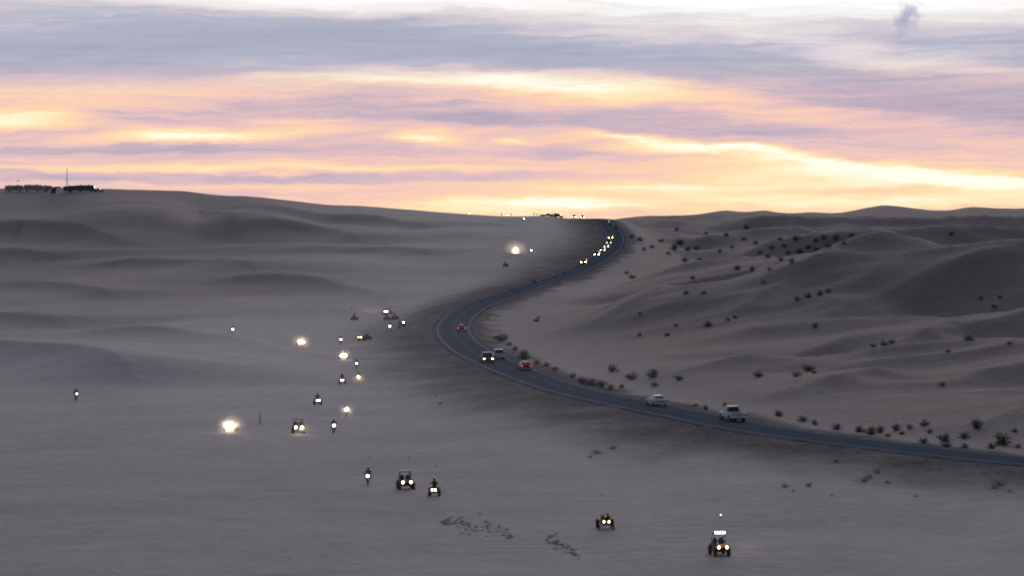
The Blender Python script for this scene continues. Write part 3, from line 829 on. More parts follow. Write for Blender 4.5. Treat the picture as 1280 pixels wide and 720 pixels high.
# ---- side-by-side buggy with roof, doors and a tubular cage
def make_utv(kind, bar):
    k = Kit(kind); hw = .62
    k.add('chassis', lambda bm: hull(bm, [[(-1.25, -.42, .36), (-1.25, .42, .36), (-1.25, .45, .62), (-1.25, -.45, .62)],
        [(-.9, -.52, .30), (-.9, .52, .30), (-.9, .60, .72), (-.9, -.60, .72)], [(.5, -.52, .30), (.5, .52, .30), (.5, .60, .62), (.5, -.60, .62)],
        [(1.3, -.30, .42), (1.3, .30, .42), (1.3, .36, .66), (1.3, -.36, .66)]]), 'plastic_black')
    k.add('bonnet', lambda bm: hull(bm, [[(.42, -.60, .62), (.42, .60, .62), (.42, .50, .98), (.42, -.50, .98)],
        [(.95, -.56, .64), (.95, .56, .64), (.95, .42, .90), (.95, -.42, .90)], [(1.38, -.40, .60), (1.38, .40, .60), (1.38, .30, .76), (1.38, -.30, .76)]]), 'BODY')
    for s in (-1, 1):
        k.add('door', lambda bm: hull(bm, [[(-.55, s * .60, .42), (-.55, s * .66, .42), (-.55, s * .66, .98), (-.55, s * .61, .98)],
            [(.42, s * .60, .42), (.42, s * .66, .42), (.42, s * .65, .86), (.42, s * .60, .86)]]), 'BODY')
        k.add('fender', lambda bm: hull(bm, [[(.60, s * .42, .74), (.60, s * .74, .72), (.60, s * .74, .76), (.60, s * .42, .82)],
            [(.98, s * .44, .80), (.98, s * .78, .78), (.98, s * .78, .82), (.98, s * .44, .86)], [(1.36, s * .38, .62), (1.36, s * .70, .60), (1.36, s * .70, .64), (1.36, s * .38, .70)]]), 'plastic_black')
        k.add('fender', lambda bm: hull(bm, [[(-1.36, s * .38, .76), (-1.36, s * .72, .74), (-1.36, s * .72, .78), (-1.36, s * .38, .82)],
            [(-.98, s * .42, .84), (-.98, s * .78, .82), (-.98, s * .78, .86), (-.98, s * .42, .92)], [(-.62, s * .44, .76), (-.62, s * .74, .74), (-.62, s * .74, .78), (-.62, s * .44, .84)]]), 'plastic_black')
        k.add('seat', seat_fn(-.25, s * .30, .50), 'seat_vinyl')
    k.add('rear_deck', lambda bm: box(bm, (-1.0, 0, .80), (.72, 1.0, .16), .04), 'plastic_black')
    def cage(bm):
        for s in (-1, 1):
            tube(bm, [(.45, s * .58, .95), (.12, s * .54, 1.70), (-.62, s * .54, 1.74), (-.85, s * .60, .85)], .026)
            tube(bm, [(-.62, s * .54, 1.74), (-1.25, s * .45, .84)], .024)
        for x, z in ((.12, 1.70), (-.62, 1.74), (-.25, 1.72)): tube(bm, [(x, -.54, z), (x, .54, z)], .024)
        tube(bm, [(-.80, -.58, 1.10), (-.80, .58, 1.10)], .022)
    k.add('roll_cage', cage, 'frame_steel')
    k.add('roof', lambda bm: hull(bm, [[(.16, -.56, 1.74), (.16, .56, 1.74), (.16, .52, 1.79), (.16, -.52, 1.79)], [(-.66, -.56, 1.78), (-.66, .56, 1.78), (-.66, .52, 1.83), (-.66, -.52, 1.83)]]), 'BODY')
    def bmp(bm):
        tube(bm, [(1.30, -.34, .48), (1.52, -.30, .50), (1.52, .30, .50), (1.30, .34, .48)], .024)
        tube(bm, [(1.52, -.22, .50), (1.48, -.20, .72), (1.48, .20, .72), (1.52, .22, .50)], .022)
    k.add('bumper', bmp, 'frame_steel')
    def arms(bm):
        for x in (.98, -.98):
            for s in (-1, 1):
                tube(bm, [(x + .14, s * .30, .44), (x, s * .66, .36)], .024); tube(bm, [(x - .14, s * .30, .44), (x, s * .66, .36)], .024)
                tube(bm, [(x, s * .38, .80), (x, s * .60, .40)], .045)
    k.add('suspension', arms, 'frame_steel')
    for x in (.98, -.98):
        for s in (-1, 1): wheel(k, x, s * .70, .36, .28, True)
    for s in (-1, 1): k.add('headlight', roundlamp(1.36, s * .40, .76, .13), 'LIGHT')
    for s in (-1, 1): k.add('tail_light', lambda bm: box(bm, (-1.37, s * .42, .72), (.05, .16, .07), .01), 'lens_red')
    k.add('steering_wheel', lambda bm: tube(bm, [(.20 + .05 * math.sin(a), .30 + .17 * math.cos(a), 1.0 + .16 * math.sin(a)) for a in [2 * math.pi * i / 10 for i in range(11)]], .016, 5, False), 'plastic_black')
    if bar:
        b = k.add('light_bar', lambda bm: box(bm, (.20, 0, 1.87), (.09, 1.06, .10), .015), 'plastic_black')
        k.add('lens', lambda bm: box(bm, (.255, 0, 1.87), (.03, 1.02, .085), .01), 'BAR', b)
    whip(k, -.95, .48, .86, 2.3)
make_utv('utv', False); make_utv('utv_bar', True)

# ---- low tube-frame sand rail, engine behind
def make_rail():
    k = Kit('rail')
    def fr(bm):
        for s in (-1, 1):
            tube(bm, [(1.75, s * .18, .48), (.75, s * .40, .42), (-.5, s * .55, .36), (-1.2, s * .40, .40), (-1.65, s * .36, .50)], .028)
            tube(bm, [(1.75, s * .18, .62), (.70, s * .42, .86), (-.55, s * .56, .82), (-1.3, s * .42, .72)], .026)
            tube(bm, [(.70, s * .42, .86), (.20, s * .44, 1.36), (-.55, s * .46, 1.42), (-1.3, s * .40, .72)], .028)
            tube(bm, [(-.55, s * .46, 1.42), (-.55, s * .56, .82), (-.5, s * .55, .36)], .024)
            tube(bm, [(.75, s * .40, .42), (.70, s * .42, .86)], .022)
        for x, z, w in ((.20, 1.36, .44), (-.55, 1.42, .46), (.70, .86, .42), (-1.3, .72, .42), (1.75, .55, .18)): tube(bm, [(x, -w, z), (x, w, z)], .024)
    k.add('tube_frame', fr, 'frame_steel')
    k.add('nose_cone', lambda bm: hull(bm, [[(.72, -.38, .46), (.72, .38, .46), (.72, .38, .84), (.72, -.38, .84)], [(1.3, -.27, .50), (1.3, .27, .50), (1.3, .24, .74), (1.3, -.24, .74)],
        [(1.82, -.15, .52), (1.82, .15, .52), (1.82, .12, .62), (1.82, -.12, .62)]]), 'BODY')
    k.add('floor_pan', lambda bm: hull(bm, [[(-.6, -.54, .34), (-.6, .54, .34), (-.6, .54, .38), (-.6, -.54, .38)], [(.8, -.40, .40), (.8, .40, .40), (.8, .40, .44), (.8, -.40, .44)]]), 'alloy')
    for s in (-1, 1):
        k.add('side_panel', lambda bm: hull(bm, [[(-.5, s * .56, .42), (-.5, s * .58, .42), (-.5, s * .59, .80), (-.5, s * .57, .80)], [(.7, s * .42, .46), (.7, s * .44, .46), (.7, s * .45, .82), (.7, s * .43, .82)]]), 'BODY')
        k.add('seat', seat_fn(-.15, s * .25, .40, .40), 'seat_vinyl')
    def eng(bm):
        box(bm, (-1.2, 0, .66), (.62, .46, .42), .05)
        for s in (-1, 1):
            tube(bm, [(-1.1, s * .22, .70), (-1.5, s * .36, .72), (-1.9, s * .30, .98)], .035)
            for i in range(4): box(bm, (-1.36 + i * .11, s * .27, .72), (.05, .14, .26))
    k.add('engine', eng, 'alloy')
    k.add('fuel_tank', lambda bm: box(bm, (-.72, 0, 1.0), (.26, .74, .30), .08), 'alloy')
    def arms(bm):
        for s in (-1, 1):
            tube(bm, [(1.5, s * .18, .50), (1.45, s * .78, .33)], .024); tube(bm, [(1.2, s * .24, .50), (1.45, s * .78, .33)], .024)
            tube(bm, [(-.6, s * .52, .42), (-1.25, s * .72, .42)], .04); tube(bm, [(-.9, s * .50, .95), (-1.2, s * .68, .48)], .045)
    k.add('suspension', arms, 'frame_steel')
    for s in (-1, 1):
        wheel(k, 1.45, s * .84, .31, .15); wheel(k, -1.25, s * .88, .42, .38, True)
    for s in (-1, 1): k.add('headlight', roundlamp(1.40, s * .30, .82, .11), 'LIGHT')
    for s in (-1, 1): k.add('tail_light', lambda bm: box(bm, (-1.66, s * .34, .60), (.05, .10, .07), .01), 'lens_red')
    whip(k, -.62, -.44, 1.42, 2.0)
make_rail()

# ---- quad
def make_quad():
    k = Kit('quad')
    k.add('frame', lambda bm: hull(bm, [[(-.62, -.14, .36), (-.62, .14, .36), (-.62, .16, .60), (-.62, -.16, .60)], [(0, -.20, .24), (0, .20, .24), (0, .18, .66), (0, -.18, .66)], [(.66, -.12, .36), (.66, .12, .36), (.66, .14, .60), (.66, -.14, .60)]]), 'frame_steel')
    k.add('nose', lambda bm: hull(bm, [[(.22, -.20, .66), (.22, .20, .66), (.22, .16, .92), (.22, -.16, .92)], [(.60, -.26, .60), (.60, .26, .60), (.60, .20, .86), (.60, -.20, .86)], [(.84, -.18, .54), (.84, .18, .54), (.84, .12, .70), (.84, -.12, .70)]]), 'BODY')
    for s in (-1, 1):
        k.add('fender', lambda bm: hull(bm, [[(.26, s * .18, .72), (.26, s * .54, .66), (.26, s * .54, .70), (.26, s * .18, .76)], [(.60, s * .20, .76), (.60, s * .58, .74), (.60, s * .58, .78), (.60, s * .20, .82)], [(.86, s * .14, .60), (.86, s * .52, .58), (.86, s * .52, .62), (.86, s * .14, .66)]]), 'BODY')
        k.add('fender', lambda bm: hull(bm, [[(-.92, s * .14, .74), (-.92, s * .52, .68), (-.92, s * .52, .72), (-.92, s * .14, .78)], [(-.60, s * .16, .80), (-.60, s * .60, .76), (-.60, s * .60, .80), (-.60, s * .16, .84)], [(-.28, s * .16, .70), (-.28, s * .50, .64), (-.28, s * .50, .68), (-.28, s * .16, .74)]]), 'BODY')
    k.add('seat', lambda bm: hull(bm, [[(-.80, -.15, .76), (-.80, .15, .76), (-.80, .13, .90), (-.80, -.13, .90)], [(-.2, -.14, .72), (-.2, .14, .72), (-.2, .12, .84), (-.2, -.12, .84)], [(.22, -.12, .78), (.22, .12, .78), (.22, .10, .92), (.22, -.10, .92)]]), 'seat_vinyl')
    k.add('handlebar', lambda bm: (tube(bm, [(.40, 0, .78), (.26, 0, 1.06)], .025), tube(bm, [(.14, -.38, 1.10), (.24, -.20, 1.14), (.26, 0, 1.06), (.24, .20, 1.14), (.14, .38, 1.10)], .016)), 'frame_steel')
    k.add('bumper', lambda bm: tube(bm, [(.70, -.14, .40), (.96, -.18, .46), (.96, .18, .46), (.70, .14, .40)], .018), 'frame_steel')
    for s in (-1, 1):
        k.add('footrest', lambda bm: box(bm, (0, s * .32, .30), (.34, .26, .03)), 'plastic_black')
        wheel(k, .58, s * .48, .27, .20, True); wheel(k, -.58, s * .46, .26, .27, True)
        k.add('headlight', roundlamp(.85, s * .15, .68, .10), 'LIGHT')
    k.add('tail_light', lambda bm: box(bm, (-.93, 0, .76), (.04, .12, .05), .01), 'lens_red')
    whip(k, -.88, .12, .72, 2.3)
make_quad()

# ---- dirt bike
def make_bike():
    k = Kit('bike')
    k.add('frame', lambda bm: (tube(bm, [(-.40, .10, .42), (0, .10, .36), (.36, .06, .60), (.52, 0, .88), (0, .08, .80), (-.70, .08, .84)], .028), tube(bm, [(-.40, -.10, .42), (0, -.10, .36), (.36, -.06, .60), (.52, 0, .88), (0, -.08, .80), (-.70, -.08, .84)], .028)), 'frame_steel')
    k.add('engine', lambda bm: (box(bm, (.06, 0, .48), (.40, .26, .30), .05), box(bm, (.14, 0, .70), (.22, .20, .20), .03)), 'alloy')
    k.add('tank', lambda bm: hull(bm, [[(-.05, -.10, .80), (-.05, .10, .80), (-.05, .08, .94), (-.05, -.08, .94)], [(.24, -.17, .74), (.24, .17, .74), (.24, .12, .98), (.24, -.12, .98)], [(.48, -.10, .82), (.48, .10, .82), (.48, .06, .96), (.48, -.06, .96)]]), 'BODY')
    k.add('seat', lambda bm: hull(bm, [[(-.85, -.08, .86), (-.85, .08, .86), (-.85, .07, .94), (-.85, -.07, .94)], [(-.4, -.12, .82), (-.4, .12, .82), (-.4, .10, .92), (-.4, -.10, .92)], [(.10, -.09, .86), (.10, .09, .86), (.10, .07, .96), (.10, -.07, .96)]]), 'seat_vinyl')
    k.add('fork', lambda bm: [tube(bm, [(.80, s * .10, .34), (.50, s * .10, 1.02)], .028) for s in (-1, 1)], 'alloy')
    k.add('swingarm', lambda bm: [tube(bm, [(-.74, s * .11, .32), (-.12, s * .09, .44)], .030) for s in (-1, 1)], 'alloy')
    k.add('handlebar', lambda bm: tube(bm, [(.36, -.38, 1.12), (.46, -.18, 1.14), (.50, 0, 1.06), (.46, .18, 1.14), (.36, .38, 1.12)], .016), 'frame_steel')
    k.add('front_mudguard', lambda bm: hull(bm, [[(.45, -.06, .84), (.45, .06, .84), (.45, .06, .87), (.45, -.06, .87)], [(.80, -.08, .82), (.80, .08, .82), (.80, .08, .85), (.80, -.08, .85)], [(1.10, -.05, .70), (1.10, .05, .70), (1.10, .05, .73), (1.10, -.05, .73)]]), 'BODY')
    k.add('rear_mudguard', lambda bm: hull(bm, [[(-.55, -.10, .84), (-.55, .10, .84), (-.55, .10, .88), (-.55, -.10, .88)], [(-1.10, -.07, .92), (-1.10, .07, .92), (-1.10, .07, .95), (-1.10, -.07, .95)]]), 'BODY')
    wheel(k, .80, 0, .34, .09, True, lip=.78); wheel(k, -.74, 0, .32, .12, True, lip=.74)
    k.add('headlight', roundlamp(.68, 0, .97, .13), 'LIGHT')
    whip(k, -1.0, .06, .92, 2.0)
make_bike()

# ---- road vehicles: lofted lower body plus glasshouse
def sec(x, hw, z0, z1, r=.07):
    return [(x, -hw + r, z0), (x, hw - r, z0), (x, hw, z0 + r * 1.6), (x, hw, z1 - r * 1.4), (x, hw - r * 1.2, z1), (x, -hw + r * 1.2, z1), (x, -hw, z1 - r * 1.4), (x, -hw, z0 + r * 1.6)]
def glasshouse(k, st, zb):
    """st: 4 roof-line stations front to back: (x at belt, x at roof) pairs, half widths, roof height"""
    xf0, xf1, xr1, xr0, hb, ht, zt = st
    def cab(bm):
        hull(bm, [[(xf0, -hb, zb), (xf0, hb, zb), (xf0 - .02, hb * .98, zb + .02), (xf0 - .02, -hb * .98, zb + .02)],
                  [(xf1, -hb, zb), (xf1, hb, zb), (xf1, ht, zt), (xf1, -ht, zt)],
                  [(xr1, -hb, zb), (xr1, hb, zb), (xr1, ht, zt), (xr1, -ht, zt)],
                  [(xr0, -hb, zb), (xr0, hb, zb), (xr0 + .02, hb * .98, zb + .02), (xr0 + .02, -hb * .98, zb + .02)]])
    c = k.add('cabin', cab, 'BODY')
    def lerp(a, b, t): return tuple(a[i] + (b[i] - a[i]) * t for i in range(3))
    def quad(A, B, C, D, m0, m1):       # A,B low edge; C,D high edge; inset
        lo = (lerp(A, B, m0), lerp(A, B, 1 - m0)); hi = (lerp(D, C, m0), lerp(D, C, 1 - m0))
        a = lerp(lo[0], hi[0], m1); d = lerp(lo[0], hi[0], 1 - m1); b = lerp(lo[1], hi[1], m1); e = lerp(lo[1], hi[1], 1 - m1)
        return [a, b, e, d]
    k.add('windscreen', lambda bm: plate(bm, quad((xf0, -hb, zb), (xf0, hb, zb), (xf1, ht, zt), (xf1, -ht, zt), .07, .10), .012), 'glass_dark', c)
    k.add('rear_window', lambda bm: plate(bm, quad((xr0, hb, zb), (xr0, -hb, zb), (xr1, -ht, zt), (xr1, ht, zt), .09, .14), .012), 'glass_dark', c)
    xm = (xf1 + xr1) / 2
    for s in (-1, 1):
        def front(bm):
            P = [(xf0 - (xf0 - xf1) * .22, s * hb, zb + .07), (xm + .05, s * hb, zb + .07), (xm + .05, s * (hb + (ht - hb) * .86), zt - .09), (xf1 - .02, s * (hb + (ht - hb) * .86), zt - .09)]
            plate(bm, P if s > 0 else P[::-1], -.014 if s > 0 else -.014)
        def rear(bm):
            P = [(xm - .05, s * hb, zb + .07), (xr0 + (xr1 - xr0) * .35, s * hb, zb + .07), (xr1 + .02, s * (hb + (ht - hb) * .86), zt - .09), (xm - .05, s * (hb + (ht - hb) * .86), zt - .09)]
            plate(bm, P if s > 0 else P[::-1], -.014)
        k.add('side_window', front, 'glass_dark', c); k.add('side_window', rear, 'glass_dark', c)
def trim(k, xf, xr, hw, zl, zt, wb, r, w, bump_z=.42, tall=.16):
    for s in (-1, 1):
        k.add('headlight', lambda bm: box(bm, (xf - .02, s * (hw - .24), zl), (.09, .28, .15), .03), 'LIGHT')
        k.add('tail_light', lambda bm: box(bm, (xr + .02, s * (hw - .13), zt), (.07, .17, tall), .02), 'TAIL')
        k.add('mirror', lambda bm: box(bm, (.55, s * (hw + .10), 1.05), (.12, .20, .13), .03), 'BODY')
        for x in wb:
            wheel(k, x, s * (hw - w * .45), r, w)
            k.add('wheel_arch', lambda bm: lathe_y(bm, [(r * 1.14, -.012), (r * 1.14, .012)], (x, s * (hw + .001), r * 1.02), 20), 'plastic_black')
        k.add('door_handle', lambda bm: box(bm, (.02, s * (hw + .015), .88), (.16, .03, .035), .008), 'chrome')
    k.add('front_bumper', lambda bm: box(bm, (xf + .03, 0, bump_z), (.14, hw * 1.9, .20), .05), 'plastic_black')
    k.add('rear_bumper', lambda bm: box(bm, (xr - .04, 0, bump_z), (.16, hw * 1.9, .18), .05), 'chrome')
    k.add('grille', lambda bm: box(bm, (xf + .005, 0, zl), (.05, hw * .9, .17), .02), 'plastic_black')
    k.add('licence_plate', lambda bm: box(bm, (xr - .125, 0, bump_z + .02), (.012, .31, .15)), 'plate')
def make_sedan():
    k = Kit('sedan'); hw = .90
    k.add('body', lambda bm: hull(bm, [sec(-2.35, .74, .40, .86), sec(-2.22, .86, .30, .96), sec(-1.2, hw, .24, .98), sec(.9, hw, .24, .94), sec(1.9, .88, .26, .84), sec(2.28, .78, .34, .70)]), 'BODY')
    glasshouse(k, (1.10, .35, -.95, -1.75, .80, .58, 1.44), .93)
    trim(k, 2.28, -2.35, .90, .64, .78, (1.38, -1.38), .33, .22)
make_sedan()
def make_suv():
    k = Kit('suv'); hw = .96
    k.add('body', lambda bm: hull(bm, [sec(-2.38, .88, .46, 1.06), sec(-2.25, .94, .40, 1.10), sec(-1.2, hw, .36, 1.10), sec(.95, hw, .36, 1.08), sec(2.0, .94, .38, 1.02), sec(2.34, .88, .46, .90)]), 'BODY')
    glasshouse(k, (1.15, .55, -2.05, -2.32, .88, .74, 1.82), 1.06)
    k.add('roof_rack', lambda bm: [tube(bm, [(.35, s * .62, 1.88), (-1.9, s * .62, 1.88)], .022) for s in (-1, 1)] + [tube(bm, [(x, -.62, 1.88), (x, .62, 1.88)], .016) for x in (.2, -.8, -1.8)] + [box(bm, (x, s * .62, 1.85), (.05, .04, .06)) for x in (.3, -1.85) for s in (-1, 1)], 'plastic_black')
    trim(k, 2.34, -2.38, hw, .80, .90, (1.42, -1.42), .38, .25, .52, .28)
make_suv()
def make_pickup():
    k = Kit('pickup'); hw = .98
    k.add('body', lambda bm: hull(bm, [sec(-.45, hw, .48, 1.14), sec(.95, hw, .48, 1.12), sec(2.2, .96, .48, 1.08), sec(2.72, .90, .56, .98)]), 'BODY')
    glasshouse(k, (1.12, .55, -.28, -.45, .90, .76, 1.88), 1.10)
    def bed(bm):
        for s in (-1, 1): box(bm, (-1.62, s * (hw - .05), .84), (2.30, .10, .62), .02)
        box(bm, (-1.62, 0, .60), (2.30, 1.80, .10)); box(bm, (-.50, 0, .86), (.06, 1.80, .52))
    k.add('load_bed', bed, 'BODY')
    tg = k.add('tailgate', lambda bm: box(bm, (-2.79, 0, .86), (.06, 1.72, .56), .015), 'BODY')
    k.add('handle', lambda bm: box(bm, (-2.828, 0, 1.02), (.02, .22, .06), .006), 'plastic_black', tg)
    trim(k, 2.72, -2.79, hw, .86, .92, (1.72, -1.62), .41, .26, .58, .34)
    k.add('chassis_rail', lambda bm: box(bm, (-.1, 0, .44), (4.9, 1.1, .14)), 'plastic_black')
make_pickup()

# ---- camp: motorhome, travel trailer
def make_motorhome():
    k = Kit('motorhome'); hw = 1.22
    k.add('body', lambda bm: hull(bm, [sec(-4.6, hw, .55, 3.30, .12), sec(3.9, hw, .55, 3.30, .12), sec(4.45, 1.14, .60, 3.05, .12), sec(4.6, 1.05, .62, 1.7, .12)]), 'BODY')
    k.add('stripe', lambda bm: [box(bm, (-.35, s * (hw + .004), 1.35), (8.3, .012, .34)) for s in (-1, 1)], 'rv_stripe')
    k.add('windscreen', lambda bm: plate(bm, [(4.66, -.95, 1.75), (4.66, .95, 1.75), (4.50, .98, 2.85), (4.50, -.98, 2.85)], .02), 'glass_dark')
    for s in (-1, 1):
        for x, w in ((3.2, .9), (1.2, 1.2), (-.9, 1.0), (-3.1, 1.3)): k.add('side_window', lambda bm: box(bm, (x, s * (hw + .012), 2.25), (w, .03, .62), .01), 'glass_dark')
        k.add('headlight', lambda bm: box(bm, (4.60, s * .80, 1.05), (.10, .34, .20), .03), 'lens_clear')
        k.add('tail_light', lambda bm: box(bm, (-4.62, s * 1.05, 1.2), (.06, .16, .34), .02), 'lens_red')
        for x in (2.9, -2.4): wheel(k, x, s * (hw - .18), .44, .30)
    k.add('entry_door', lambda bm: box(bm, (.1, -hw - .012, 1.65), (.72, .03, 1.85), .01), 'plastic_white')
    k.add('rear_window', lambda bm: box(bm, (-4.61, 0, 2.3), (.03, 1.4, .6), .01), 'glass_dark')
    k.add('roof_unit', lambda bm: [box(bm, (x, 0, 3.42), (.95, .75, .26), .05) for x in (1.8, -2.2)], 'plastic_white')
    k.add('awning', lambda bm: tube(bm, [(-3.0, -hw - .09, 3.05), (2.4, -hw - .09, 3.05)], .08, 8), 'canvas_tan')
make_motorhome()
def make_trailer():
    k = Kit('trailer'); hw = 1.18
    k.add('body', lambda bm: hull(bm, [sec(-3.6, hw, .60, 3.05, .12), sec(2.6, hw, .60, 3.05, .12), sec(3.2, hw, .60, 2.55, .12), sec(3.5, hw, .75, 1.6, .12)]), 'BODY')
    k.add('stripe', lambda bm: [box(bm, (-.2, s * (hw + .004), 1.25), (6.4, .012, .26)) for s in (-1, 1)], 'rv_stripe')
    for s in (-1, 1):
        for x, w in ((1.7, 1.0), (-.3, .8), (-2.4, 1.1)): k.add('side_window', lambda bm: box(bm, (x, s * (hw + .012), 2.10), (w, .03, .60), .01), 'glass_dark')
        for x in (.35, -.55): wheel(k, x, s * (hw - .14), .36, .24)
        k.add('tail_light', lambda bm: box(bm, (-3.62, s * .98, 1.0), (.05, .14, .28), .02), 'lens_red')
    k.add('entry_door', lambda bm: box(bm, (.75, -hw - .012, 1.62), (.66, .03, 1.80), .01), 'plastic_white')
    k.add('hitch', lambda bm: (tube(bm, [(3.4, -.7, .70), (4.7, 0, .62)], .05), tube(bm, [(3.4, .7, .70), (4.7, 0, .62)], .05), tube(bm, [(4.6, 0, .62), (4.6, 0, -.02)], .04)), 'frame_steel')
    k.add('roof_unit', lambda bm: box(bm, (-.4, 0, 3.17), (.9, .7, .26), .05), 'plastic_white')
make_trailer()

# ------------------------------------------------------------------ people: one skinned body, helmet or hair as its child
def skinned(name, J, E, root):
    me = bpy.data.meshes.new(name); me.from_pydata([j[:3] for j in J], E, []); ob = bpy.data.objects.new(name, me); COL.objects.link(ob)
    md = ob.modifiers.new('s', 'SKIN'); md.use_smooth_shade = True
    for i, j in enumerate(J):
        sv = me.skin_vertices[0].data[i]; sv.radius = (j[3], j[3] if len(j) < 5 else j[4]); sv.use_root = (i == root)
    ob.modifiers.new('d', 'SUBSURF').levels = 1
    dg = bpy.context.evaluated_depsgraph_get(); ev = ob.evaluated_get(dg)
    out = bpy.data.meshes.new_from_object(ev); out.name = name; out.materials.clear(); out.materials.append(None)
    bpy.data.objects.remove(ob)
    return out
def rider(kind, seat, hand, foot):
    sx, sz = seat; hx, hy, hz = hand; fx, fy, fz = foot
    J = [(sx, 0, sz + .10, .15), (sx + .10, 0, sz + .34, .16), (sx + .20, 0, sz + .54, .17), (sx + .25, 0, sz + .66, .07), (sx + .29, 0, sz + .78, .10), (sx + .30, 0, sz + .90, .09)]
    E = [(0, 1), (1, 2), (2, 3), (3, 4), (4, 5)]
    for s in (-1, 1):
        b = len(J)
        J += [(sx + .21, s * .20, sz + .54, .075), ((sx + hx) / 2 + .06, s * (hy * .5 + .22), (sz + .50 + hz) / 2 - .04, .055), (hx, s * hy, hz, .045), (hx + .07, s * hy, hz - .01, .035)]
        E += [(2, b), (b, b + 1), (b + 1, b + 2), (b + 2, b + 3)]
        b = len(J)
        J += [(sx + .06, s * .15, sz + .04, .10), (fx + .12, s * (fy + .04), (sz + fz) / 2 + .16, .075), (fx - .02, s * fy, fz + .09, .055), (fx + .17, s * fy, fz + .05, .045)]
        E += [(0, b), (b, b + 1), (b + 1, b + 2), (b + 2, b + 3)]
    me = skinned('person', J, E, 0)
    hc = Vector((sx + .30, 0, sz + .86))
    def helm(bm):
        r = bmesh.ops.create_icosphere(bm, subdivisions=2, radius=.145)
        for v in r['verts']: v.co = Vector((v.co.x * 1.12, v.co.y * .92, v.co.z)) + hc
        box(bm, hc + Vector((.15, 0, -.09)), (.12, .14, .09), .03); box(bm, hc + Vector((.17, 0, .10)), (.16, .20, .02), .008)
    gog = lambda bm: box(bm, hc + Vector((.145, 0, .02)), (.06, .20, .09), .02)
    hm = M('helmet', helm, True)
    PROTO[kind] = [('helmet', hm, 'helmet_shell', None), ('visor', M('visor', gog), 'glass_dark', 0)]
    PROTO[kind + '_body'] = me
rider('rider_quad', (-.38, .82), (.16, .36, 1.12), (.02, .32, .31))
rider('rider_bike', (-.36, .88), (.38, .36, 1.12), (-.02, .18, .34))
rider('driver', (-.28, .60), (.14, .17, 1.08), (.42, .24, .36))
def stander():
    J = [(0, 0, .95, .15), (0, 0, 1.18, .15), (.01, 0, 1.38, .18), (.01, 0, 1.50, .065), (.03, 0, 1.60, .095), (.03, 0, 1.72, .085)]
    E = [(0, 1), (1, 2), (2, 3), (3, 4), (4, 5)]
    for s in (-1, 1):
        b = len(J); J += [(0, s * .20, 1.40, .07), (-.03, s * .27, 1.14, .052), (.06, s * .27, .90, .042), (.09, s * .26, .80, .036)]; E += [(2, b), (b, b + 1), (b + 1, b + 2), (b + 2, b + 3)]
        b = len(J); J += [(0, s * .11, .88, .105), (.02, s * .13, .50, .072), (-.02, s * .15, .10, .052), (.16, s * .16, .05, .045)]; E += [(0, b), (b, b + 1), (b + 1, b + 2), (b + 2, b + 3)]
    PROTO['stander_body'] = skinned('person', J, E, 0)
    def hair(bm):
        r = bmesh.ops.create_icosphere(bm, subdivisions=2, radius=.115)
        for v in r['verts']: v.co = Vector((v.co.x * 1.05 + .02, v.co.y * .9, v.co.z * .8 + 1.73))
    def face(bm):
        r = bmesh.ops.create_icosphere(bm, subdivisions=2, radius=.10)
        for v in r['verts']: v.co = Vector((v.co.x * .9 + .055, v.co.y * .78, v.co.z * 1.05 + 1.645))
        box(bm, (.155, 0, 1.64), (.04, .03, .05), .008)
    PROTO['stander'] = [('hair', M('hair', hair, True), 'seat_vinyl', None), ('face', M('face', face, True), 'skin', None)]
stander()

# ------------------------------------------------------------------ placing
def frame_at(x, y, hd, ground_z=None):
    """matrix on the ground at (x,y), heading hd (plan vector), tilted to the slope"""
    e = 0.8
    h = ground_h(np.array([x, x + e, x - e, x, x]), np.array([y, y, y, y + e, y - e]))
    n = Vector((-(h[1] - h[2]) / (2 * e), -(h[3] - h[4]) / (2 * e), 1)).normalized()
    f = Vector((hd[0], hd[1], 0)).normalized(); f = (f - n * f.dot(n)).normalized(); l = n.cross(f)
    z = (h.mean() if ground_z is None else ground_z) + CAMZ
    return Matrix(((f.x, l.x, n.x, x), (f.y, l.y, n.y, y), (f.z, l.z, n.z, z), (0, 0, 0, 1)))
def upright(x, y, hd):
    z = float(ground_h(np.array([x]), np.array([y]))[0]) + CAMZ; f = Vector((hd[0], hd[1], 0)).normalized()
    return Matrix(((f.x, -f.y, 0, x), (f.y, f.x, 0, y), (0, 0, 1, z - .02), (0, 0, 0, 1)))
def setmat(o, m):
    if o.material_slots:
        o.material_slots[0].link = 'OBJECT'; o.material_slots[0].material = MATS[m]
def build(kind, name, label, cat, mw, group=None, **ov):
    root = bpy.data.objects.new(name, None); root.empty_display_size = .3
    root.matrix_world = mw; link(root)
    root['label'] = label; root['category'] = cat
    if group: root['group'] = group
    made = []
    for nm, me, mat, par in PROTO[kind]:
        o = bpy.data.objects.new(nm, me); link(o, root if par is None else made[par]); setmat(o, ov.get(mat, mat)); made.append(o)
    return root
def person(kind, label, mw, cloth='cloth_dark', group=None, scale=1.0):
    o = bpy.data.objects.new('person', PROTO[kind + '_body']); link(o); o.matrix_world = mw @ Matrix.Scale(scale, 4); setmat(o, cloth)
    o['label'] = label; o['category'] = 'person'
    if group: o['group'] = group
    made = []
    for nm, me, mat, par in PROTO[kind]:
        c = bpy.data.objects.new(nm, me); link(c, o if par is None else made[par]); setmat(c, mat); made.append(c)
    return o
def turn(x, y, deg):
    """plan heading: towards the eye turned by deg (positive = towards the right of the picture side)"""
    d = Vector((-x, -y)).normalized(); a = R(deg)
    return (d.x * math.cos(a) - d.y * math.sin(a), d.x * math.sin(a) + d.y * math.cos(a))

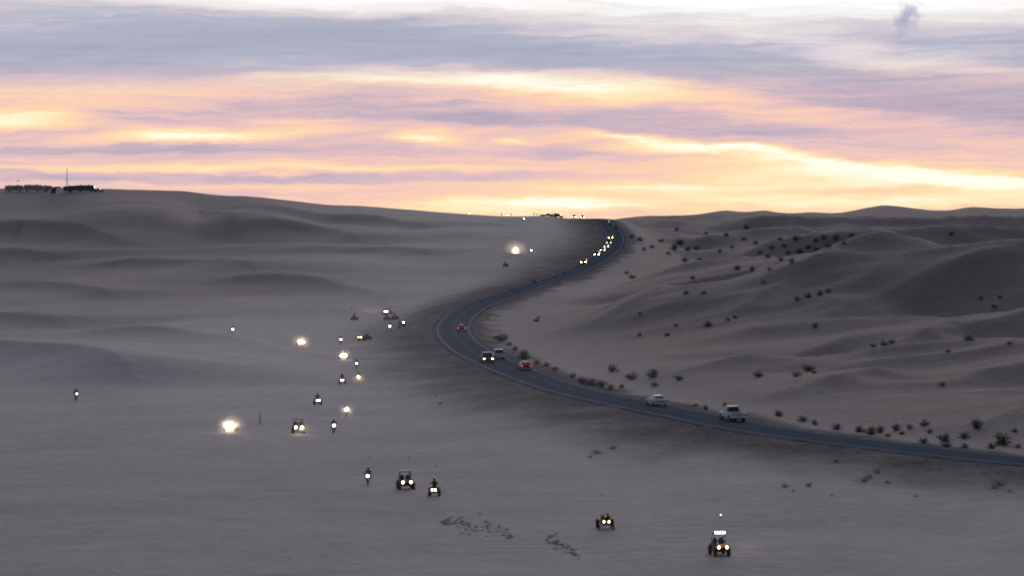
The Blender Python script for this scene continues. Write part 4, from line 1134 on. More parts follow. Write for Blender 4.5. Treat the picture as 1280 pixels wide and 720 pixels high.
# ------------------------------------------------------------------ vehicles on the highway
def road_index(u, v=None, Y=None):
    q = hit(u, v) if Y is None else np.array([(u - 640) / 1500 * Y, Y * KD, 0])
    return int(((RC[:, :2] - q[:2]) ** 2).sum(1).argmin())
def road_mw(j, lane, away):
    c = RC[j]; p = c[:2] + RN[j] * lane
    t = RT[j] if away else -RT[j]
    gr = (RC[min(j + 2, len(RC) - 1), 2] - RC[max(j - 2, 0), 2]) / 6.0 * (1 if away else -1)
    f = Vector((t[0], t[1], gr)).normalized(); l = Vector((0, 0, 1)).cross(f).normalized(); n = f.cross(l)
    z = c[2] + CAMZ + crown(lane)
    return Matrix(((f.x, l.x, n.x, p[0]), (f.y, l.y, n.y, p[1]), (f.z, l.z, n.z, z), (0, 0, 0, 1)))
OFF = dict(LIGHT='lens_clear', TAIL='lens_red')
def on_road(kind, name, label, cat, u, v, away, body, light='lens_clear', tail='lens_red', lane=None, Y=None, group='vehicles driving on the highway'):
    j = road_index(u, v, Y)
    return build(kind, name, label, cat, road_mw(j, (1.7 if away else -1.7) if lane is None else lane, away), group, BODY=body, LIGHT=light, TAIL=tail)
on_road('pickup', 'pickup_truck', 'white pickup truck seen from behind on the straight part of the highway', 'pickup truck', 931, 528, True, 'paint_white', tail='lens_red')
on_road('sedan', 'car', 'silver car driving away behind the white pickup on the highway', 'car', 818, 509, True, 'paint_silver')
on_road('sedan', 'car', 'dark red car with both tail lights glowing just past the highway bend', 'car', 655, 464, True, 'paint_maroon', tail='lamp_tail')
on_road('suv', 'suv', 'pale sport utility vehicle beside the oncoming headlights at the highway bend', 'suv', 621, 450, True, 'paint_white')
on_road('suv', 'suv', 'dark vehicle with two warm headlights coming out of the sharp highway bend', 'suv', 600, 455, False, 'paint_black', 'lamp_warm')
on_road('sedan', 'car', 'red car driving away inside the sharp bend of the highway', 'car', 573, 415, True, 'paint_red', tail='lamp_tail')
on_road('pickup', 'pickup_truck', 'pickup leading the queue of headlights down the highway hill', 'pickup truck', 737, 331, False, 'paint_grey', 'lamp_warm_strong')
on_road('suv', 'suv', 'second set of headlights in the queue descending the highway hill', 'suv', 752, 321, False, 'paint_black', 'lamp_warm_strong')
on_road('sedan', 'car', 'third set of headlights in the queue descending the highway hill', 'car', 758, 315, False, 'paint_grey', 'lamp_warm')
on_road('sedan', 'car', 'fourth set of headlights in the queue descending the highway hill', 'car', 761.5, 310.5, False, 'paint_black', 'lamp_warm')
on_road('suv', 'suv', 'fifth set of headlights in the queue, next to last on the highway hill', 'suv', 763.5, 306, False, 'paint_black', 'lamp_warm')
on_road('pickup', 'pickup_truck', 'last and highest set of headlights in the queue on the highway hill', 'pickup truck', 765, 300, False, 'paint_grey', 'lamp_warm_strong')
on_road('suv', 'suv', 'white vehicle climbing to the top of the highway crest', 'suv', 765, 281, True, 'paint_white')
on_road('pickup', 'pickup_truck', 'tan pickup following the white vehicle up to the highway crest', 'pickup truck', 770, 287, True, 'paint_tan')

# ------------------------------------------------------------------ dust kicked up by wheels, and added volumes imitating lens glow
def dust_or_glow_material(name, dens, aniso=.5, col=(.80, .70, .58)):
    m = bpy.data.materials.new(name); m.use_nodes = True; t = NT(m.node_tree); MATS[name] = m
    oc = t.n('ShaderNodeTexCoord').outputs['Object']
    r = t.vm('LENGTH', oc)
    fall = t.m('POWER', t.m('SUBTRACT', 1.0, r, clamp=True), 2.6)
    n = t.mr(t.noise(oc, 2.2, 3, .6), .25, .8, .35, 1.5)
    v = t.n('ShaderNodeVolumePrincipled'); v.inputs['Color'].default_value = (*col, 1); v.inputs['Anisotropy'].default_value = aniso
    t.lk(t.m('MULTIPLY', t.m('MULTIPLY', fall, n), dens), v.inputs['Density'])
    o = t.n('ShaderNodeOutputMaterial'); t.lk(v.outputs[0], o.inputs['Volume'])
dust_or_glow_material('dust_faint', .05); dust_or_glow_material('dust_thin', .14); dust_or_glow_material('glow_mid', 1.1); dust_or_glow_material('glow_dense', 1.6)  # the two thickest are added halos imitating lens bloom round strong headlights
def ball(bm): bmesh.ops.create_icosphere(bm, subdivisions=3, radius=1.0)
DUST_OR_GLOW = M('dust_or_glow', ball, True)
def dust(label, mw, local, size, mat):  # places drifting dust as well as the added headlight halos
    o = bpy.data.objects.new('dust_or_glow', DUST_OR_GLOW); link(o)
    o.matrix_world = mw @ Matrix.Translation(local) @ Matrix.Diagonal((*size, 1))
    setmat(o, mat); o['kind'] = 'stuff'; o['label'] = label
def beam(root, at, watts, col=(1, .86, .62), spread=120):
    """the headlights' own light, thrown forward"""
    ld = bpy.data.lights.new('headlight_beam', 'SPOT'); ld.energy = watts; ld.color = col; ld.spot_size = R(spread); ld.spot_blend = 1.0; ld.shadow_soft_size = .12
    o = bpy.data.objects.new('headlight_beam', ld); link(o, root); o.location = at
    o.rotation_euler = Matrix(((0, 0, -1), (0, 1, 0), (1, 0, 0))).to_euler()      # a spot shines along its -Z: turn that to +X
    return o

# ------------------------------------------------------------------ off-road vehicles on the sand
GV = 'off-road vehicles with headlights on the sand flats'
def offroad(kind, name, label, cat, u, v, deg, light, body, flag='flag_orange', rid=None, cloth='cloth_dark', bar=None, Y=None, group=GV, rlabel=None, sc=(1, 1, 1)):
    if Y is None: q = hit(u, v)
    else:
        x = (u - 640) / 1500 * Y; q = np.array([x, Y * KD, 0])
    mw = frame_at(q[0], q[1], turn(q[0], q[1], deg))
    mw = mw @ Matrix.Diagonal((*sc, 1))
    root = build(kind, name, label, cat, mw, group, BODY=body, LIGHT=light, FLAG=flag, BAR=bar or 'lamp_cool')
    if rid:
        pm = mw if rid != 'driver' else mw @ Matrix.Translation((0, .27, .02))
        person(rid, rlabel, pm, cloth, 'riders and drivers out on the sand')
    return root, mw
U, Q, B, S = 'utility_buggy', 'quad_bike', 'dirt_bike', 'sand_rail'
r, m_ = offroad('utv_bar', U, 'roofed buggy with a bright white light bar above two warm headlights', 'buggy', 899, 694, 14, 'lamp_amber', 'plastic_orange', sc=(.92, .80, 1.0), rid='driver', rlabel='helmeted driver inside the buggy with the white light bar')
dust('thin dust drifting behind the buggy with the white light bar', m_, (-.5, 3.2, .6), (4.0, 4.2, 1.2), 'dust_faint')
# its lit whip tip
tip = bpy.data.objects.new('whip_light', M('whip_light', lambda bm: bmesh.ops.create_icosphere(bm, subdivisions=1, radius=.05))); link(tip, r); tip.location = (-1.13, .48, 3.18); setmat(tip, 'lamp_whip')
offroad('rail', S, 'low dark sand rail with two amber headlights beside the light bar buggy', 'sand rail', 757, 661, 4, 'lamp_amber', 'paint_black', sc=(.8, .74, .9), rid='driver', rlabel='helmeted driver low in the dark sand rail with amber headlights')
offroad('quad', Q, 'quad with two close headlights and an upright rider next to the wide twin lamps', 'quad bike', 543, 620, -4, 'lamp_warm', 'plastic_black', rid='rider_quad', rlabel='rider in dark clothes sitting upright on the quad with two close headlights')
offroad('utv', U, 'dark roofed buggy with twin headlights between a quad and a single lamp', 'buggy', 507, 611, 6, 'lamp_warm', 'plastic_blue')
offroad('bike', B, 'dirt bike with one lamp beside the dark twin headlight buggy', 'dirt bike', 460, 606, -3, 'lamp_warm', 'plastic_white', rid='rider_bike', rlabel='rider on the single lamp dirt bike beside the dark twin headlight buggy')
offroad('bike', B, 'dirt bike with one warm lamp to the side of the dusty twin headlights', 'dirt bike', 417, 541, 4, 'lamp_warm_strong', 'plastic_green', rid='rider_bike', rlabel='rider on the dirt bike to the side of the dusty twin headlights')
r, m_ = offroad('utv', U, 'buggy with two widely spaced warm headlights lighting up its own dust', 'buggy', 373, 541, 3, 'lamp_warm_strong', 'plastic_red')
beam(r, (1.5, 0, .76), 350); dust('warm lit dust below the widely spaced headlights', m_, (2.0, .6, .6), (3.2, 2.4, 1.1), 'dust_thin')
r, m_ = offroad('utv', U, 'buggy with the two brightest headlights on the flats, glaring side by side', 'buggy', 289, 539, -8, 'lamp_white_strong', 'plastic_white')
beam(r, (1.5, 0, .8), 1100, (1, .93, .76)); dust('added glow volume round the brightest pair of headlights', m_, (1.5, .2, .75), (3.0, 2.6, 2.1), 'glow_mid')
offroad('quad', Q, 'quad with two close headlights alone on the middle of the flats', 'quad bike', 397, 506, 6, 'lamp_warm_strong', 'plastic_blue', rid='rider_quad', rlabel='rider on the lone quad in the middle of the flats')
r, m_ = offroad('bike', B, 'dirt bike with a single hazy white lamp above a plain warm one', 'dirt bike', 433, 520, 0, 'lamp_white_strong', 'plastic_red', rid='rider_bike', rlabel='rider behind the single hazy white lamp')
beam(r, (.8, 0, .97), 160); dust('small added glow volume round a single white lamp', m_, (.8, 0, .8), (1.7, 1.6, 1.3), 'glow_mid')
r, m_ = offroad('bike', B, 'dirt bike with a single hazy warm lamp next to two close headlights', 'dirt bike', 448, 478, 2, 'lamp_warm_strong', 'plastic_orange', rid='rider_bike', rlabel='rider behind the hazy warm lamp next to two close headlights')
beam(r, (.8, 0, .97), 160, (1, .72, .42)); dust('added orange glow volume under a single warm lamp', m_, (.9, 0, .6), (1.9, 1.7, 1.3), 'glow_mid')
offroad('quad', Q, 'quad with two close headlights next to the hazy warm lamp', 'quad bike', 428, 480, -2, 'lamp_warm', 'plastic_white', rid='rider_quad', rlabel='rider on the quad next to the hazy warm lamp')
offroad('bike', B, 'dirt bike with a small single lamp behind the hazy warm lamp', 'dirt bike', 446, 461, 0, 'lamp_warm', 'plastic_blue', rid='rider_bike', rlabel='rider behind the small single lamp')
r, m_ = offroad('utv', U, 'buggy with one broad white glare in front of the dark buggy with a whip', 'buggy', 429, 449, 3, 'lamp_white_strong', 'plastic_black')
beam(r, (1.5, 0, .8), 800, (1, .90, .70)); dust('added glow volume round the broad white glare', m_, (1.4, 0, .7), (2.4, 2.0, 1.7), 'glow_mid')
r, m_ = offroad('utv', U, 'buggy with a round orange rimmed glare below the long dark dune face', 'buggy', 376, 432, 0, 'lamp_white_strong', 'plastic_red')
beam(r, (1.5, 0, .8), 900, (1, .74, .42)); dust('added orange glow volume round the glare below the dune face', m_, (1.4, 0, .8), (3.0, 2.8, 2.1), 'glow_mid')
offroad('bike', B, 'dirt bike with a single lamp close to the dark buggy with a whip', 'dirt bike', 426, 430, 3, 'lamp_warm_strong', 'plastic_green', rid='rider_bike', rlabel='rider behind the single lamp close to the dark buggy with a whip')
offroad('utv', U, 'dark buggy turned half sideways with two small lamps and a tall whip', 'buggy', 456, 425.5, -48, 'lamp_warm', 'plastic_black', flag='flag_red')
r, m_ = offroad('rail', S, 'tall red and black sand rail with twin lamps raising tan dust', 'sand rail', 484, 393, -14, 'lamp_warm_strong', 'plastic_red', flag='flag_yellow')
dust('tan dust trail blown sideways from the red sand rail', m_, (-.5, -4.5, .9), (3.2, 6.5, 1.5), 'dust_thin')
offroad('quad', Q, 'green quad without lights just below the red sand rail', 'quad bike', 484, 400, 30, 'lens_clear', 'plastic_green', rid='rider_quad', cloth='cloth_blue', rlabel='rider on the unlit green quad below the red sand rail')
offroad('quad', Q, 'dark red quad without lights beside the red sand rail', 'quad bike', 494, 399, 60, 'lens_clear', 'plastic_red', flag='flag_red', rid='rider_quad', cloth='cloth_red', rlabel='rider in red on the unlit dark red quad')
offroad('quad', Q, 'small dark red quad without lights alone at the far edge of the flats', 'quad bike', 443, 400, 50, 'lens_clear', 'plastic_red', flag='flag_red', rid='rider_quad', cloth='cloth_red', rlabel='rider in red on the lone small quad at the far edge of the flats')
offroad('bike', B, 'dirt bike with a single white lamp in front of the sand rail dust', 'dirt bike', 488, 413, 0, 'lamp_warm_strong', 'plastic_white', rid='rider_bike', rlabel='rider behind the single white lamp in front of the sand rail dust')
offroad('bike', B, 'dirt bike with a single lamp nearest the dark bank of the highway bend', 'dirt bike', 505.5, 408, 0, 'lamp_warm_strong', 'plastic_black', rid='rider_bike', rlabel='rider behind the lamp nearest the dark bank of the highway bend')
offroad('bike', B, 'small dark dirt bike without light following the lamp by the highway bank', 'dirt bike', 502, 409.5, 130, 'lens_clear', 'plastic_black', rid='rider_bike', rlabel='rider on the small unlit dirt bike by the highway bank')
offroad('bike', B, 'lone dirt bike with a small pinkish lamp in front of the dark dune face', 'dirt bike', 95, 500, 10, 'lamp_whip', 'plastic_red', flag='flag_red', rid='rider_bike', cloth='cloth_red', rlabel='rider in red on the lone dirt bike in front of the dark dune face')
offroad('bike', B, 'tiny dirt bike with a faint white lamp up on the smooth dune shoulder', 'dirt bike', 291, 417, 0, 'lamp_far', 'plastic_white', rid='rider_bike', rlabel='rider behind the faint white lamp on the smooth dune shoulder')
r, m_ = offroad('utv', U, 'buggy with a big yellow white glare on the far slope below the crest', 'buggy', 645, 316, -5, 'lamp_white_strong', 'plastic_black', group='off-road vehicles on the far slope')
beam(r, (1.5, 0, .9), 4000, (1, .94, .66)); dust('added glow volume round the big glare on the far slope', m_, (1.6, 0, 1.1), (5.0, 5.0, 4.2), 'glow_dense')
offroad('bike', B, 'dirt bike with a single lamp beside the big glare on the far slope', 'dirt bike', 664, 316, 0, 'lamp_warm_strong', 'plastic_white', rid='rider_bike', group='off-road vehicles on the far slope', rlabel='rider behind the single lamp beside the big glare')
offroad('quad', Q, 'small dark quad without lights below the big glare on the far slope', 'quad bike', 632, 333, 100, 'lens_clear', 'plastic_black', rid='rider_quad', group='off-road vehicles on the far slope', rlabel='rider on the small unlit quad below the big glare')
GC = 'vehicles on the far crest'
offroad('bike', B, 'dirt bike with a single lamp just below the crest silhouettes', 'dirt bike', 655, 276, 0, 'lamp_warm_strong', 'plastic_white', rid='rider_bike', group=GC, rlabel='rider behind the lamp just below the crest silhouettes')
offroad('quad', Q, 'quad with white lamps on the crest beside a standing person', 'quad bike', 633.5, 271, 0, 'lamp_warm_strong', 'plastic_white', rid='rider_quad', group=GC, Y=602, rlabel='rider on the crest quad beside a standing person')
offroad('bike', B, 'tiny dirt bike with a lamp against the yellow glow on the crest', 'dirt bike', 587, 269, 0, 'lamp_far', 'plastic_white', rid='rider_bike', group=GC, Y=603, rlabel='rider on the tiny crest bike against the yellow glow')

def crest_mw(u, Y, deg, up=False):
    x = (u - 640) / 1500 * Y
    return (upright if up else frame_at)(x, Y * KD, turn(x, Y * KD, deg))
build('pickup', 'pickup_truck', 'pickup with twin headlights on the crest, farther from the highway', 'pickup truck', crest_mw(717.5, 608, 0), GC, BODY='paint_black', LIGHT='lamp_warm_strong', TAIL='lens_red')
build('suv', 'suv', 'vehicle with twin headlights on the crest right beside the highway', 'suv', crest_mw(727.5, 608, 2), GC, BODY='paint_black', LIGHT='lamp_warm_strong', TAIL='lens_red')
build('suv', 'suv', 'dark parked vehicle standing side on upon the crest, largest of the silhouettes', 'suv', crest_mw(698, 603, 80), GC, BODY='paint_maroon', **OFF)
build('sedan', 'car', 'low dark parked car side on upon the crest among the silhouettes', 'car', crest_mw(684, 603, -85), GC, BODY='paint_black', **OFF)
build('quad', 'quad_bike', 'dark unlit quad parked on the crest between the parked car and people', 'quad bike', crest_mw(677, 603, 70), GC, BODY='plastic_black', LIGHT='lens_clear', FLAG='flag_red')
build('utv', 'utility_buggy', 'dark unlit buggy parked on the crest against the largest silhouette', 'buggy', crest_mw(691.5, 602.5, 60), GC, BODY='plastic_black', LIGHT='lens_clear', FLAG='flag_orange')
GP = 'people standing on the far crest'
for u, lb, cl in ((627, 'lone dark figure standing on the crest beside the quad lamps', 'cloth_dark'), (667.5, 'dark figure standing on the crest next to another, taller of the two', 'cloth_dark'), (671.5, 'dark figure standing on the crest next to another, shorter of the two', 'cloth_red'), (639, 'slim figure on the crest on the other side of the quad lamps', 'cloth_blue')):
    person('stander', lb, crest_mw(u, 602, random.uniform(-60, 60), True), cl, GP, {667.5: 1.06, 671.5: .92}.get(u, 1.0))

# ------------------------------------------------------------------ camp on the left crest
GCAMP = 'camp vehicles on the left crest'
build('motorhome', 'motorhome', 'pale motorhome at the outer end of the hilltop camp', 'motorhome', crest_mw(18, 611, 92), GCAMP, BODY='rv_white')
build('motorhome', 'motorhome', 'pale motorhome in the middle of the hilltop camp row', 'motorhome', crest_mw(41, 611, -88), GCAMP, BODY='rv_white')
build('trailer', 'travel_trailer', 'low travel trailer between the pale motorhome and the arched tent', 'trailer', crest_mw(58, 611, 85), GCAMP, BODY='rv_white')
build('trailer', 'travel_trailer', 'dark travel trailer beside the tall mast on the hilltop', 'trailer', crest_mw(89, 603, 94), GCAMP, BODY='paint_grey')
build('motorhome', 'motorhome', 'long motorhome beside the tall mast, highest roof of the hilltop camp', 'motorhome', crest_mw(107, 602, 86), GCAMP, BODY='paint_grey')
build('pickup', 'pickup_truck', 'pickup parked beside the longest motorhome of the hilltop camp', 'pickup truck', crest_mw(123.5, 602, 75), GCAMP, BODY='paint_silver', **OFF)
# arched tent
mw = crest_mw(71.5, 603, 38, True)
k = Kit('tent')
def hoop(bm):
    for x in (-1.8, 0, 1.8): tube(bm, [(x, 2.3 * math.cos(a), 3.3 * math.sin(a)) for a in [math.pi * i / 12 for i in range(13)]], .05, 6)
k.add('hoop', hoop, 'galvanised')
def skin(bm):
    n = 12
    for sh in (0,):
        V = [[bm.verts.new((x, r0 * 2.36 / 2.3 * math.cos(a) * 2.3 / 2.3, r0 / 2.3 * 3.34 * math.sin(a))) for a in [math.pi * (.30 + .70 * i / n) for i in range(n + 1)]] for x, r0 in ((-1.9, 2.36), (1.9, 2.36), (1.9, 2.28), (-1.9, 2.28))]
        for i in range(n):
            for q in range(4): bm.faces.new((V[q][i], V[q][i + 1], V[(q + 1) % 4][i + 1], V[(q + 1) % 4][i]))
k.add('canvas', skin, 'cloth_dark')
build('tent', 'arched_tent', 'dark arched shade tent in the hilltop camp with sky showing through', 'tent', mw)
# mast
mw = crest_mw(84, 601, 0, True)
k = Kit('mast')
k.add('pole', lambda bm: tube(bm, [(0, 0, 0), (0, 0, 6), (.05, 0, 12.2)], [.24, .19, .12], 8), 'galvanised')
k.add('guy_wire', lambda bm: [tube(bm, [(0, 0, 7.5), (3 * math.cos(a), 3 * math.sin(a), 0)], .01, 4) for a in (0.3, 2.4, 4.5)], 'frame_steel')
k.add('base_plate', lambda bm: box(bm, (0, 0, .05), (.5, .5, .12), .02), 'galvanised')
build('mast', 'radio_mast', 'tall thin mast rising above the hilltop camp', 'mast', mw)
# small flag pole at the end of the camp
mw = crest_mw(22, 600, 0, True)
k = Kit('flagpole')
pp = k.add('pole', lambda bm: tube(bm, [(0, 0, 0), (0, 0, 7.4)], [.035, .02], 6), 'whip_pole')
k.add('flag', lambda bm: plate(bm, [(0, .03, 6.9), (0, .95, 6.8), (0.05, .92, 7.25), (0, .03, 7.35)], .01), 'cloth_dark')
build('flagpole', 'flagpole', 'slim pole with a small dark flag above the outermost motorhome', 'flagpole', mw)
# fence posts beside the camp and marker posts by the road
k = Kit('post'); k.add('shaft', lambda bm: box(bm, (0, 0, .55), (.14, .14, 1.2), .015), 'wood_post'); k.add('cap', lambda bm: hull(bm, [[(-.08, -.08, 1.15), (.08, -.08, 1.15), (.08, .08, 1.15), (-.08, .08, 1.15)], [(-.02, -.02, 1.24), (.02, -.02, 1.24), (.02, .02, 1.24), (-.02, .02, 1.24)]]), 'wood_post')
for u in (140, 148, 154, 158, 161, 167, 174): build('post', 'fence_post', 'short dark fence post on the crest beyond the camp pickup', 'post', crest_mw(u, 603, 10, True), 'fence posts beside the camp')
k = Kit('marker'); k.add('blade', lambda bm: hull(bm, [[(-.03, -.07, -.1), (.03, -.07, -.1), (.03, .07, -.1), (-.03, .07, -.1)], [(-.02, -.06, 1.6), (.02, -.06, 1.6), (.02, .06, 1.6), (-.02, .06, 1.6)]]), 'frame_steel'); k.add('reflector', lambda bm: box(bm, (.032, 0, 1.42), (.02, .10, .16)), 'plate')
q = hit(629.5, 364); build('marker', 'marker_post', 'dark marker post on the verge above the sharp highway bend', 'post', upright(q[0], q[1], turn(q[0], q[1], 0)))
q = hit(325, 530.5); build('marker', 'marker_post', 'thin dark marker post on the flats near the brightest headlights', 'post', upright(q[0], q[1], turn(q[0], q[1], 0)))

# ------------------------------------------------------------------ shrubs
def bush_proto(kind, seed, nstem, nleaf, wide, leafs, leaf, tall=1.0, lean=0.0):
    """many stems fanning from the root; foliage hangs on them from near the ground to a ragged domed outline"""
    rg = random.Random(seed); k = Kit(kind); tips = []
    lobes = [(rg.uniform(0, 2 * math.pi), rg.uniform(.65, 1.15)) for _ in range(5)]
    def reach(a):
        return .75 + .25 * sum(w * max(0, math.cos(a - q)) ** 3 for q, w in lobes)
    def st(bm):
        for i in range(nstem):
            a = rg.uniform(0, 2 * math.pi); f = rg.uniform(.05, 1.0) ** .6; sp = f * wide * .5 * reach(a)
            h = tall * math.sqrt(max(.06, 1.03 - f * f)) * rg.uniform(.72, 1.06)
            b = (rg.uniform(-.10, .10) * wide, rg.uniform(-.10, .10) * wide, -.04); e = (sp * math.cos(a) + lean * h, sp * math.sin(a), h)
            md = (b[0] + (e[0] - b[0]) * .55, b[1] + (e[1] - b[1]) * .55, h * .50)
            tube(bm, [b, md, e], [.015, .011, .004], 4, False); tips.append((b, md)); tips.append((md, e)); tips.append((md, e))
    def lf(bm):
        for i in range(nleaf):
            a, b = rg.choice(tips); t = rg.uniform(.05, 1.1)
            c = Vector([a[q] + (b[q] - a[q]) * t + rg.gauss(0, .06) * (wide if q < 2 else 1) for q in range(3)])
            c.z = max(c.z, .02 + .03 * rg.random())
            u = Vector((rg.gauss(0, 1), rg.gauss(0, 1), rg.gauss(0, 1))).normalized(); v = u.cross(Vector((rg.gauss(0, 1), rg.gauss(0, 1), rg.gauss(0, 1)))).normalized()
            s = leafs * rg.uniform(.6, 1.3)
            P = [c + u * s, c + v * s * .5, c - u * s, c - v * s * .5]
            bm.faces.new([bm.verts.new(p) for p in P])
    k.add('stem', st, 'stem_bark'); k.add('foliage', lf, leaf)
for i in range(7): bush_proto('shrub%d' % i, 40 + i, 30, 720, 1.5 + .14 * (i % 4), .058, 'LEAF', .95, (i - 3) * .04)
for i in range(4): bush_proto('scrub%d' % i, 80 + i, 26, 420, 1.8 + .2 * i, .05, 'leaf_dry', .85, .10)
cnt = {}
def bush(u, v, wpx, label, group, kind='shrub', name='desert_shrub', low=1.0):
    q = hit(u, v); px = F / math.hypot(q[0], q[1])
    n = cnt.get(kind, 0); cnt[kind] = n + 1
    nv = 7 if kind == 'shrub' else 4
    base_w = 1.6 if kind == 'shrub' else 2.1
    s = max(.45 if kind == 'shrub' else .14, wpx / px / base_w) * random.uniform(.95, 1.1)
    a = random.uniform(0, 2 * math.pi)
    mw = Matrix.Translation((q[0], q[1], q[2] + CAMZ - .02)) @ Matrix.Rotation(a, 4, 'Z') @ Matrix.Diagonal((s, s, s * random.uniform(.8, 1.0) * low, 1))
    return build('%s%d' % (kind, random.Random(n * 7 + 3).randrange(nv)), name, label, 'shrub', mw, group, leaf_dry='leaf_pale' if low < 1 else 'leaf_dry', LEAF='leaf_creosote' if wpx >= 13 or n % 5 == 0 else 'leaf_grey')
bush(627, 426, 22, 'largest dark green shrub inside the sharp bend of the highway', None)
bush(655, 449, 21, 'broad dark shrub leaning over the verge beside the dark red car', None)
L1, G1 = 'dark desert shrub growing along the far verge of the highway', 'shrubs along the far verge of the highway'
for u, v, w in ((644, 438, 10), (636, 432, 8), (671, 455, 9), (682, 458, 10), (694, 463, 8), (716, 472, 9), (728, 479, 14), (740, 482, 17), (752, 484, 14), (763, 487, 10), (790, 474, 14), (817, 472, 16), (765, 465, 14), (848, 475, 12),
                (818, 483, 10), (777, 485, 8), (882, 512, 8), (906, 508, 8), (870, 508, 6), (1004, 527, 11), (1018, 531, 10), (973, 520, 12), (1046, 537, 14), (1074, 540, 14), (1088, 543, 18), (1100, 541, 13), (1120, 538, 14), (1137, 536, 9), (1128, 543, 8),
                (1155, 532, 12), (1154, 554, 12), (1180, 552, 17), (1184, 559, 14), (1205, 548, 13), (1206, 560, 10), (1221, 535, 18), (1252, 556, 24), (1240, 561, 12), (1268, 540, 9), (1273, 560, 10), (610, 398, 5), (600, 391, 4), (1162, 541, 8), (1110, 546, 8)):
    size = 'small' if w < 10 else 'middling' if w < 14 else 'broad'
    where = 'inside the highway bend beside the dark red car' if u < 705 else 'between the dark red car and the silver car' if u < 800 else 'on the verge behind the silver car' if u < 862 else 'on the verge beside the white pickup' if u < 990 else 'in the thick row of verge bushes past the white pickup'
    bush(u, v, w * 1.25, '%s dark shrub %s' % (size, where), G1)
L2, G2 = 'small dark shrub scattered over the dunes beyond the highway', 'shrubs scattered over the dunes beyond the highway'
for u, v, w in ((846, 288, 8), (850, 305, 14), (826, 303, 10), (843, 312, 13), (800, 301, 10), (790, 297, 9), (860, 313, 10), (870, 312, 9), (883, 293, 7), (908, 295, 9), (933, 286, 10), (856, 327, 11), (874, 325, 7), (922, 337, 12), (940, 338, 9),
                (962, 338, 8), (990, 328, 12), (976, 326, 9), (1000, 316, 12), (1010, 311, 10), (1020, 313, 9), (985, 317, 9), (965, 311, 10), (950, 317, 8), (995, 300, 12), (1020, 302, 11), (1030, 299, 12), (1045, 299, 12), (1064, 295, 9), (866, 349, 8),
                (790, 348, 10), (783, 342, 8), (997, 375, 12), (1010, 372, 13), (1025, 369, 12), (1036, 365, 9), (885, 408, 13), (910, 401, 9), (918, 398, 9), (1019, 409, 11), (800, 393, 7), (834, 420, 9), (800, 420, 8), (845, 408, 7), (858, 367, 8),
                (880, 367, 8), (955, 354, 8), (1105, 432, 12), (1115, 429, 10), (1092, 434, 9), (1190, 293, 10), (1226, 374, 9), (1250, 373, 9), (1243, 384, 9), (1210, 425, 13), (995, 471, 12), (1010, 463, 16), (1018, 467, 10), (948, 471, 15), (1178, 482, 11),
                (815, 310, 9), (805, 313, 8), (835, 318, 8), (900, 315, 8), (915, 310, 8), (930, 300, 8), (945, 305, 9), (975, 300, 8), (1055, 305, 8), (960, 322, 8), (980, 308, 9), (1035, 308, 9), (670, 402, 9), (673, 398, 6), (1185, 440, 8), (1262, 430, 8)):
    size = 'small' if w < 9 else 'middling' if w < 12 else 'broad'
    if v < 345 and u < 905: where = 'on the dunes just past the climbing highway'
    elif v < 330: where = 'in the belt of bushes under the far dune ridge'
    elif v < 345: where = 'in the short row below the far bush belt'
    elif v < 380 and u > 980 and u < 1050: where = 'in the line along a slanting dune crest'
    elif u > 1150: where = 'on the large shaded dune face'
    elif v > 455: where = 'on the low dunes behind the white pickup'
    elif u > 1000: where = 'at the foot of the large shaded dune face'
    else: where = 'on the open sand between highway bend and dunes'
    bush(u, v, w, '%s grey shrub %s' % (size, where), G2)
L3, G3 = 'dry low scrub clump on the sand bank in front of the highway', 'scrub on the sand bank in front of the highway'
for u, v, w in ((981, 609, 14), (1012, 608, 18), (1078, 602, 20), (1086, 597, 14), (1110, 604, 11), (1047, 578, 14), (1250, 607, 26), (1243, 611, 14), (1097, 591, 14), (1145, 621, 10), (747, 567, 18), (765, 561, 16), (738, 572, 10), (1040, 620, 8), (992, 614, 7), (1262, 615, 10),
                (550, 505, 9), (545, 495, 7), (533, 402, 6)):
    where = 'by the foot of the bank at the highway bend' if u < 600 else 'on the bank below the silver car' if u < 800 else 'on the bank past the white pickup' if u < 1130 else 'on the bank at the end of the bush row'
    bush(u, v, w, '%s dry scrub clump %s' % ('small' if w < 12 else 'broad', where), G3, 'scrub', 'scrub_clump')
L4, G4 = 'dark scrub clump in the long patch on the open flats', 'scrub in the long patch on the flats'
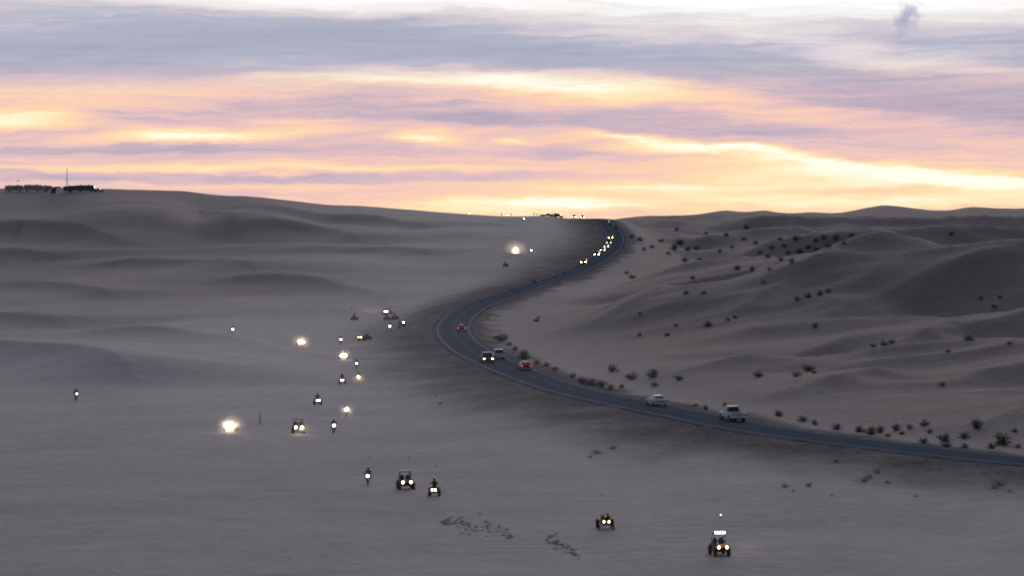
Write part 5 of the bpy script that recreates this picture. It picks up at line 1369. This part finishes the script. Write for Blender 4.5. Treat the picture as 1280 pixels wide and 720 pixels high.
for i in range(80):
    t = random.random(); u = 556 + 86 * t + random.gauss(0, 3); v = 652 + 18 * t ** 1.3 + random.gauss(0, 4.2) * (.5 + math.sin(t * math.pi))
    bush(u, v, random.uniform(5, 9.5), L4, G4, 'scrub', 'scrub_clump', .75)
L5, G5 = 'dark scrub clump in the short patch beside the long one on the flats', 'scrub in the short patch on the flats'
for i in range(48):
    t = random.random(); u = 684 + 36 * t + random.gauss(0, 3); v = 675 + 18 * t + random.gauss(0, 3.8)
    bush(u, v, random.uniform(5, 9.5), L5, G5, 'scrub', 'scrub_clump', .75)
L6, G6 = 'small dark shrub on the near verge where the highway climbs', 'shrubs on the near verge of the climbing highway'
for u, v, w in ((668, 354, 9), (680, 352, 5), (693, 348, 7), (697, 346, 5), (655, 359, 4), (600, 377, 6), (640, 364, 5), (705, 343, 5), (722, 333, 4)):
    bush(u, v, w, L6, G6)

# ------------------------------------------------------------------ dust hanging over the busy bowl left of the highway
def bank(label, u, v, size, dens, name):
    m = bpy.data.materials.new(name); m.use_nodes = True; t = NT(m.node_tree); MATS[name] = m
    oc = t.n('ShaderNodeTexCoord').outputs['Object']
    fall = t.m('POWER', t.m('SUBTRACT', 1.0, t.vm('LENGTH', oc), clamp=True), 1.3)
    n = t.mr(t.noise(oc, 3.0, 4, .6), .3, .75, .3, 1.5)
    vv = t.n('ShaderNodeVolumePrincipled'); vv.inputs['Color'].default_value = (.84, .80, .78, 1); vv.inputs['Anisotropy'].default_value = .35
    t.lk(t.m('MULTIPLY', t.m('MULTIPLY', fall, n), dens), vv.inputs['Density'])
    o = t.n('ShaderNodeOutputMaterial'); t.lk(vv.outputs[0], o.inputs['Volume'])
    q = hit(u, v); ob = bpy.data.objects.new('dust_bank', DUST_OR_GLOW); link(ob)
    ob.matrix_world = Matrix.Translation((q[0], q[1], q[2] + CAMZ + 1.0)) @ Matrix.Diagonal((*size, 1))
    setmat(ob, name); ob['kind'] = 'stuff'; ob['label'] = label
bank('thin dust hanging over the sand flats among the headlights', 330, 490, (90, 260, 11), .0010, 'dust_bank_near')
bank('thin dust hanging at the foot of the wide slope', 300, 395, (150, 300, 16), .0005, 'dust_bank_far')
